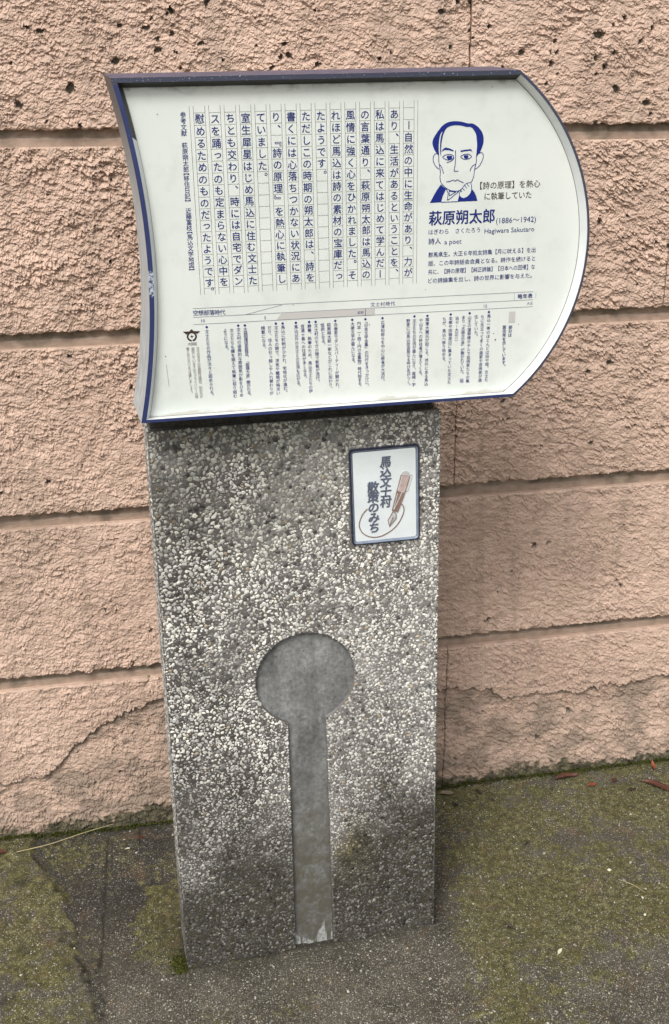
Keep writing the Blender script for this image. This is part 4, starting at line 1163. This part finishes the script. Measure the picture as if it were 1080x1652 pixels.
def relief_poly(name, pts, mat, th=0.0016, y=YQ):
    a = Acc(); a.quad([(x * mm, z * mm) for x, z in pts], y); return a.build(name, mat, pq, th)
relief_poly('pen_cap', [(172.1, 934.6), (172.8, 938.0), (175.5, 940.3), (180.9, 941.5), (185.6, 938.9), (188.0, 934.6), (187.6, 931.6)], MPENG)
relief_poly('pen_barrel', [(172.1, 934.2), (187.2, 931.0), (178.6, 902.4), (164.5, 907.0)], MPEN, .0022)
relief_poly('pen_grip', [(164.3, 906.0), (178.0, 901.2), (165.8, 869.4), (156.6, 872.8)], MPEND, .0020)
relief_poly('pen_nib', [(157.4, 871.1), (163.1, 867.6), (163.5, 859.0), (151.3, 844.7), (149.4, 856.5)], MPENG, .0016)
pd_ = Acc()
for ln in ([(157.4, 871.1), (163.3, 867.6), (163.6, 859.0), (151.3, 844.7), (149.2, 856.5), (157.4, 871.1)], [(151.6, 846), (157.2, 858.5)], [(172.1, 935), (164.5, 906), (156.4, 872.8)], [(187.4, 931), (178.4, 901.5), (166.0, 869.2)], [(164.5, 906.4), (171, 904.5), (178.2, 901.8)]):
    pd_.line([(a * mm, b * mm) for a, b in ln], .0012, YQ - .0012)
pd_.quad([((157.5 + 1.1 * math.cos(t)) * mm, (859 + 1.1 * math.sin(t)) * mm) for t in np.linspace(0, 6.28, 9)[:-1]], YQ - .0013)
pd_.build('pen_outline', MPEND, pq, .0004)
pdw = Acc()
for ln in ([(173.6, 932), (166.8, 908)], [(174.5, 905.5), (159.4, 874.5)][::-1], [(165.8, 903), (158.6, 875)]):
    pdw.line([(a * mm, b * mm) for a, b in ln], .0009, YQ - .0014)
pdw.build('pen_highlight', MPW, pq, .0004)
cp = Acc(); cp.line([(a * mm, b * mm) for a, b in [(187.4, 934), (191.2, 933.2), (191.4, 930), (184.0, 905.4), (180.6, 905.0), (180.4, 908.4)]], .0011, YQ)
cp.build('pen_clip', MPENG, pq, .0014)

# ------------------------------------------------------------------ things lying on the ground
def gz_at(x, y):
    z = ground_fields(np.array([[x]]), np.array([[y]]))[0]
    return float(z[0, 0])
def leaf(label, x, y, L, W, ang, mat, curl=0.12, lift=0.002, grp=None, tip=0.0, cat='leaf'):
    nu, nv = 15, 6
    V = []; F = []
    for i in range(nu):
        t = i / (nu - 1); wd = 1.35 * W * math.sin(math.pi * min(1, t * 0.96 + .02)) ** 0.8 * (1 - 0.25 * t)
        for j in range(nv):
            s = (j / (nv - 1) - .5) * 2
            zc = curl * L * (abs(s) ** 1.5) * 0.55 * (0.7 + .3 * math.sin(5 * t)) + tip * L * t ** 2 + 0.02 * L * math.sin(7 * t + s)
            V.append(((t - .5) * L, s * wd / 2 + 0.05 * L * math.sin(2.5 * t), zc))
    for i in range(nu - 1):
        for j in range(nv - 1): a = i * nv + j; F.append((a, a + 1, a + nv + 1, a + nv))
    b = len(V); # stalk
    for i in range(4):
        t = i / 3; V += [(-(.5 + .18 * t) * L, -.0006 + .01 * L * t, .0006 + .02 * L * t), (-(.5 + .18 * t) * L, .0006 + .01 * L * t, .0006 + .02 * L * t)]
    for i in range(3): a = b + 2 * i; F.append((a, a + 1, a + 3, a + 2))
    me = mesh_py('fallen_leaf', V, F, True)
    o = link('fallen_leaf', me, mat)
    m = o.modifiers.new('thickness', 'SOLIDIFY'); m.thickness = 0.0005
    o.location = (x, y, gz_at(x, y) + lift); o.rotation_euler = (random.uniform(-.06, .06), random.uniform(-.05, .05), ang)
    return tag(o, label, cat, grp)
G1 = 'dry leaves fallen on the mossy pavement'
leaf('long dark red-brown leaf lying along the foot of the wall right of the post', 0.300, -0.030, .062, .014, 0.12, MLEAF[0], .25, .004, G1)
leaf('large red-brown leaf lying diagonally at the right end of the pavement', 0.497, -0.110, .080, .021, -0.78, MLEAF[0], .12, .004, G1)
leaf('small orange-brown leaf lying between the two larger red-brown leaves', 0.345, -0.072, .020, .012, 0.1, MLEAF[1], .15, .003, G1)
leaf('upright orange sliver of leaf standing against the wall foot at far right', 0.520, -0.030, .024, .008, 1.45, MLEAF[1], .3, .004, G1, .5)
leaf('curled dark leaf crumb beside the small orange leaf', 0.405, -0.062, .018, .010, 0.9, MLEAF[0], .5, .003, G1)
leaf('flat dark brown leaf scrap lying left of the large diagonal leaf', 0.430, -0.105, .020, .010, 0.0, MLEAF[3], .1, .002, G1)
leaf('pale tan leaf tucked between the right edge of the post and the wall', 0.000, -0.034, .030, .015, -0.15, MLEAF[2], .15, .004, G1)
leaf('narrow curled dark leaf near the wall foot, just right of the tan leaf', 0.072, -0.048, .022, .006, -1.1, MLEAF[3], .5, .004, G1)
leaf('short dark leaf scrap on the yellow-green moss patch right of the post', 0.095, -0.080, .014, .005, -0.6, MLEAF[3], .3, .003, G1)
leaf('dark brown curled leaf lying in the open mossy middle right of the post', -0.006, -0.480, .020, .007, -0.8, MLEAF[3], .4, .003, G1)
leaf('thin dark twig-like leaf scrap lying above the white chips', 0.118, -0.245, .016, .004, 0.6, MLEAF[3], .3, .002, G1)
leaf('red-brown leaf tip at the left edge beside the wall foot', -1.005, -0.062, .030, .014, 0.1, MLEAF[0], .2, .004, G1)
leaf('dark red leaf fragment wedged in the joint left of the post', -0.706, -0.050, .018, .010, 1.5, MLEAF[0], .3, .003, G1)
leaf('pale cream petal lying in the mossy middle right of the post', 0.068, -0.560, .017, .006, 0.75, MPALE, .1, .002, None, 0, 'petal')
leaf('pale cream petal on the dark slab left of the post', -0.735, -0.085, .010, .004, 0.15, MPALE, .1, .002, None, 0, 'petal')
G2 = 'small white chips lying on the mossy pavement'
for lab, x, y, s in (('white chip at the right of the mossy pavement, the largest of its group', 0.259, -0.357, .0052), ('small white chip below the largest white chip at the right', 0.289, -0.452, .0036), ('small white chip nearest the camera at the right', 0.271, -0.500, .0038),
                  ('orange fleck lying beside the post foot near the wall', -0.004, -0.170, .003)):
    v, f = ico(); vv = v * np.array([1, .7, .45]) * s * (1 + .25 * rng.uniform(-1, 1, (12, 1)))
    o = link('loose_chip', mesh_py('loose_chip', vv, [tuple(int(i) for i in q) for q in f]), MPALE if 'orange' not in lab else MLEAF[1])
    o.location = (x, y, gz_at(x, y) + s * .35); o.rotation_euler.z = rng.uniform(0, 3)
    tag(o, lab, 'stone chip', G2)
def twig(label, pts, r, mat, cat='twig'):
    P = smooth_line(pts, 6); V = []; F = []; k = 5
    for i, p in enumerate(P):
        rr = r * (1 - .5 * i / len(P))
        t = P[min(i + 1, len(P) - 1)] - P[max(i - 1, 0)]; t = Vector(t).normalized(); a = t.cross(Vector((0, 0, 1))).normalized(); b = t.cross(a)
        for j in range(k):
            q = Vector(p) + (a * math.cos(j * 2 * math.pi / k) + b * math.sin(j * 2 * math.pi / k)) * rr; V.append(q[:])
    for i in range(len(P) - 1):
        for j in range(k): F.append((i * k + j, i * k + (j + 1) % k, (i + 1) * k + (j + 1) % k, (i + 1) * k + j))
    o = link('dry_straw', mesh_py('dry_straw', V, F, True), mat); return tag(o, label, cat)
twig('long thin dry straw lying on the pavement along the wall left of the post', [(-.970, -.062, .010), (-.90, -.050, .011), (-.83, -.024, .010), (-.765, -.004, .009)], .0011, MTWIG)
twig('short pale straw lying on the moss at the right', [(.262, -.395, .005), (.285, -.42, .006), (.298, -.445, .005)], .0007, MTWIG)
# grit: tiny stones bedded in the concrete
ng = 16000
gxx = rng.uniform(-1.15, 0.75, ng); gyy = rng.uniform(-0.95, -0.004, ng)
_, m_, s_, k_, _c = ground_fields(gxx[None], gyy[None]); zz = _[0]
keepg = rng.random(ng) < (0.15 + 0.85 * k_[0] ** 1.5)
P5 = np.stack([gxx, gyy, zz], -1)[keepg]; ngk = len(P5)
rad = np.clip(rng.lognormal(np.log(0.00115), 0.42, ngk), 0.0006, 0.0040)
cg = np.array([(0.45, 0.43, 0.37), (0.30, 0.29, 0.25), (0.18, 0.165, 0.13), (0.10, 0.09, 0.07)])[rng.choice(4, ngk, p=[.28, .27, .25, .2])] * rng.uniform(.8, 1.1, (ngk, 1))
gt = chips('grit', P5, rad, cg, 'xy', 0.5, 0.15, None, MCH)
tag(gt, 'tiny pale stones bedded in the pavement concrete', None, None, 'stuff')
# moss tufts
def moss(name, label, spots, nper, hh):
    PP = []; RR = []
    for (x, y, rx, ry, dens) in spots:
        k = int(nper * dens)
        a = rng.normal(size=(k, 2)) * .45
        px = x + a[:, 0] * rx; py = y + a[:, 1] * ry
        d = np.hypot(a[:, 0], a[:, 1])
        z = ground_fields(px[None], py[None])[0][0] + hh * np.clip(1 - d, 0, 1) * rng.uniform(.3, 1, k)
        PP.append(np.stack([px, py, z], -1)); RR.append(rng.uniform(.0009, .0022, k))
    PP = np.concatenate(PP); RR = np.concatenate(RR)
    c = np.array([(0.036, 0.040, 0.009)])[rng.integers(0, 1, len(PP))] * rng.uniform(.5, 2.0, (len(PP), 1))
    o = chips(name, PP, RR, c, 'xy', .9, .2, None, MMOSS, .5)
    return tag(o, label, None, None, 'stuff')
moss('moss', 'dark green cushion of moss at the left corner of the post foot', [(-.646, -.452, .018, .028, 1.6)], 260, .012)
moss('moss', 'strip of low moss along the foot of the wall', [(x, -.004, .03, .014, 1.6 if (x < -.6 or x > 0.0) else .3) for x in np.arange(-1.1, .7, .035)], 60, .008)

bpy.data.objects.remove(_fo)
for o in list(COL.objects):
    if o.type == 'MESH' and o.name.split('.')[0] not in ('block',):
        pass
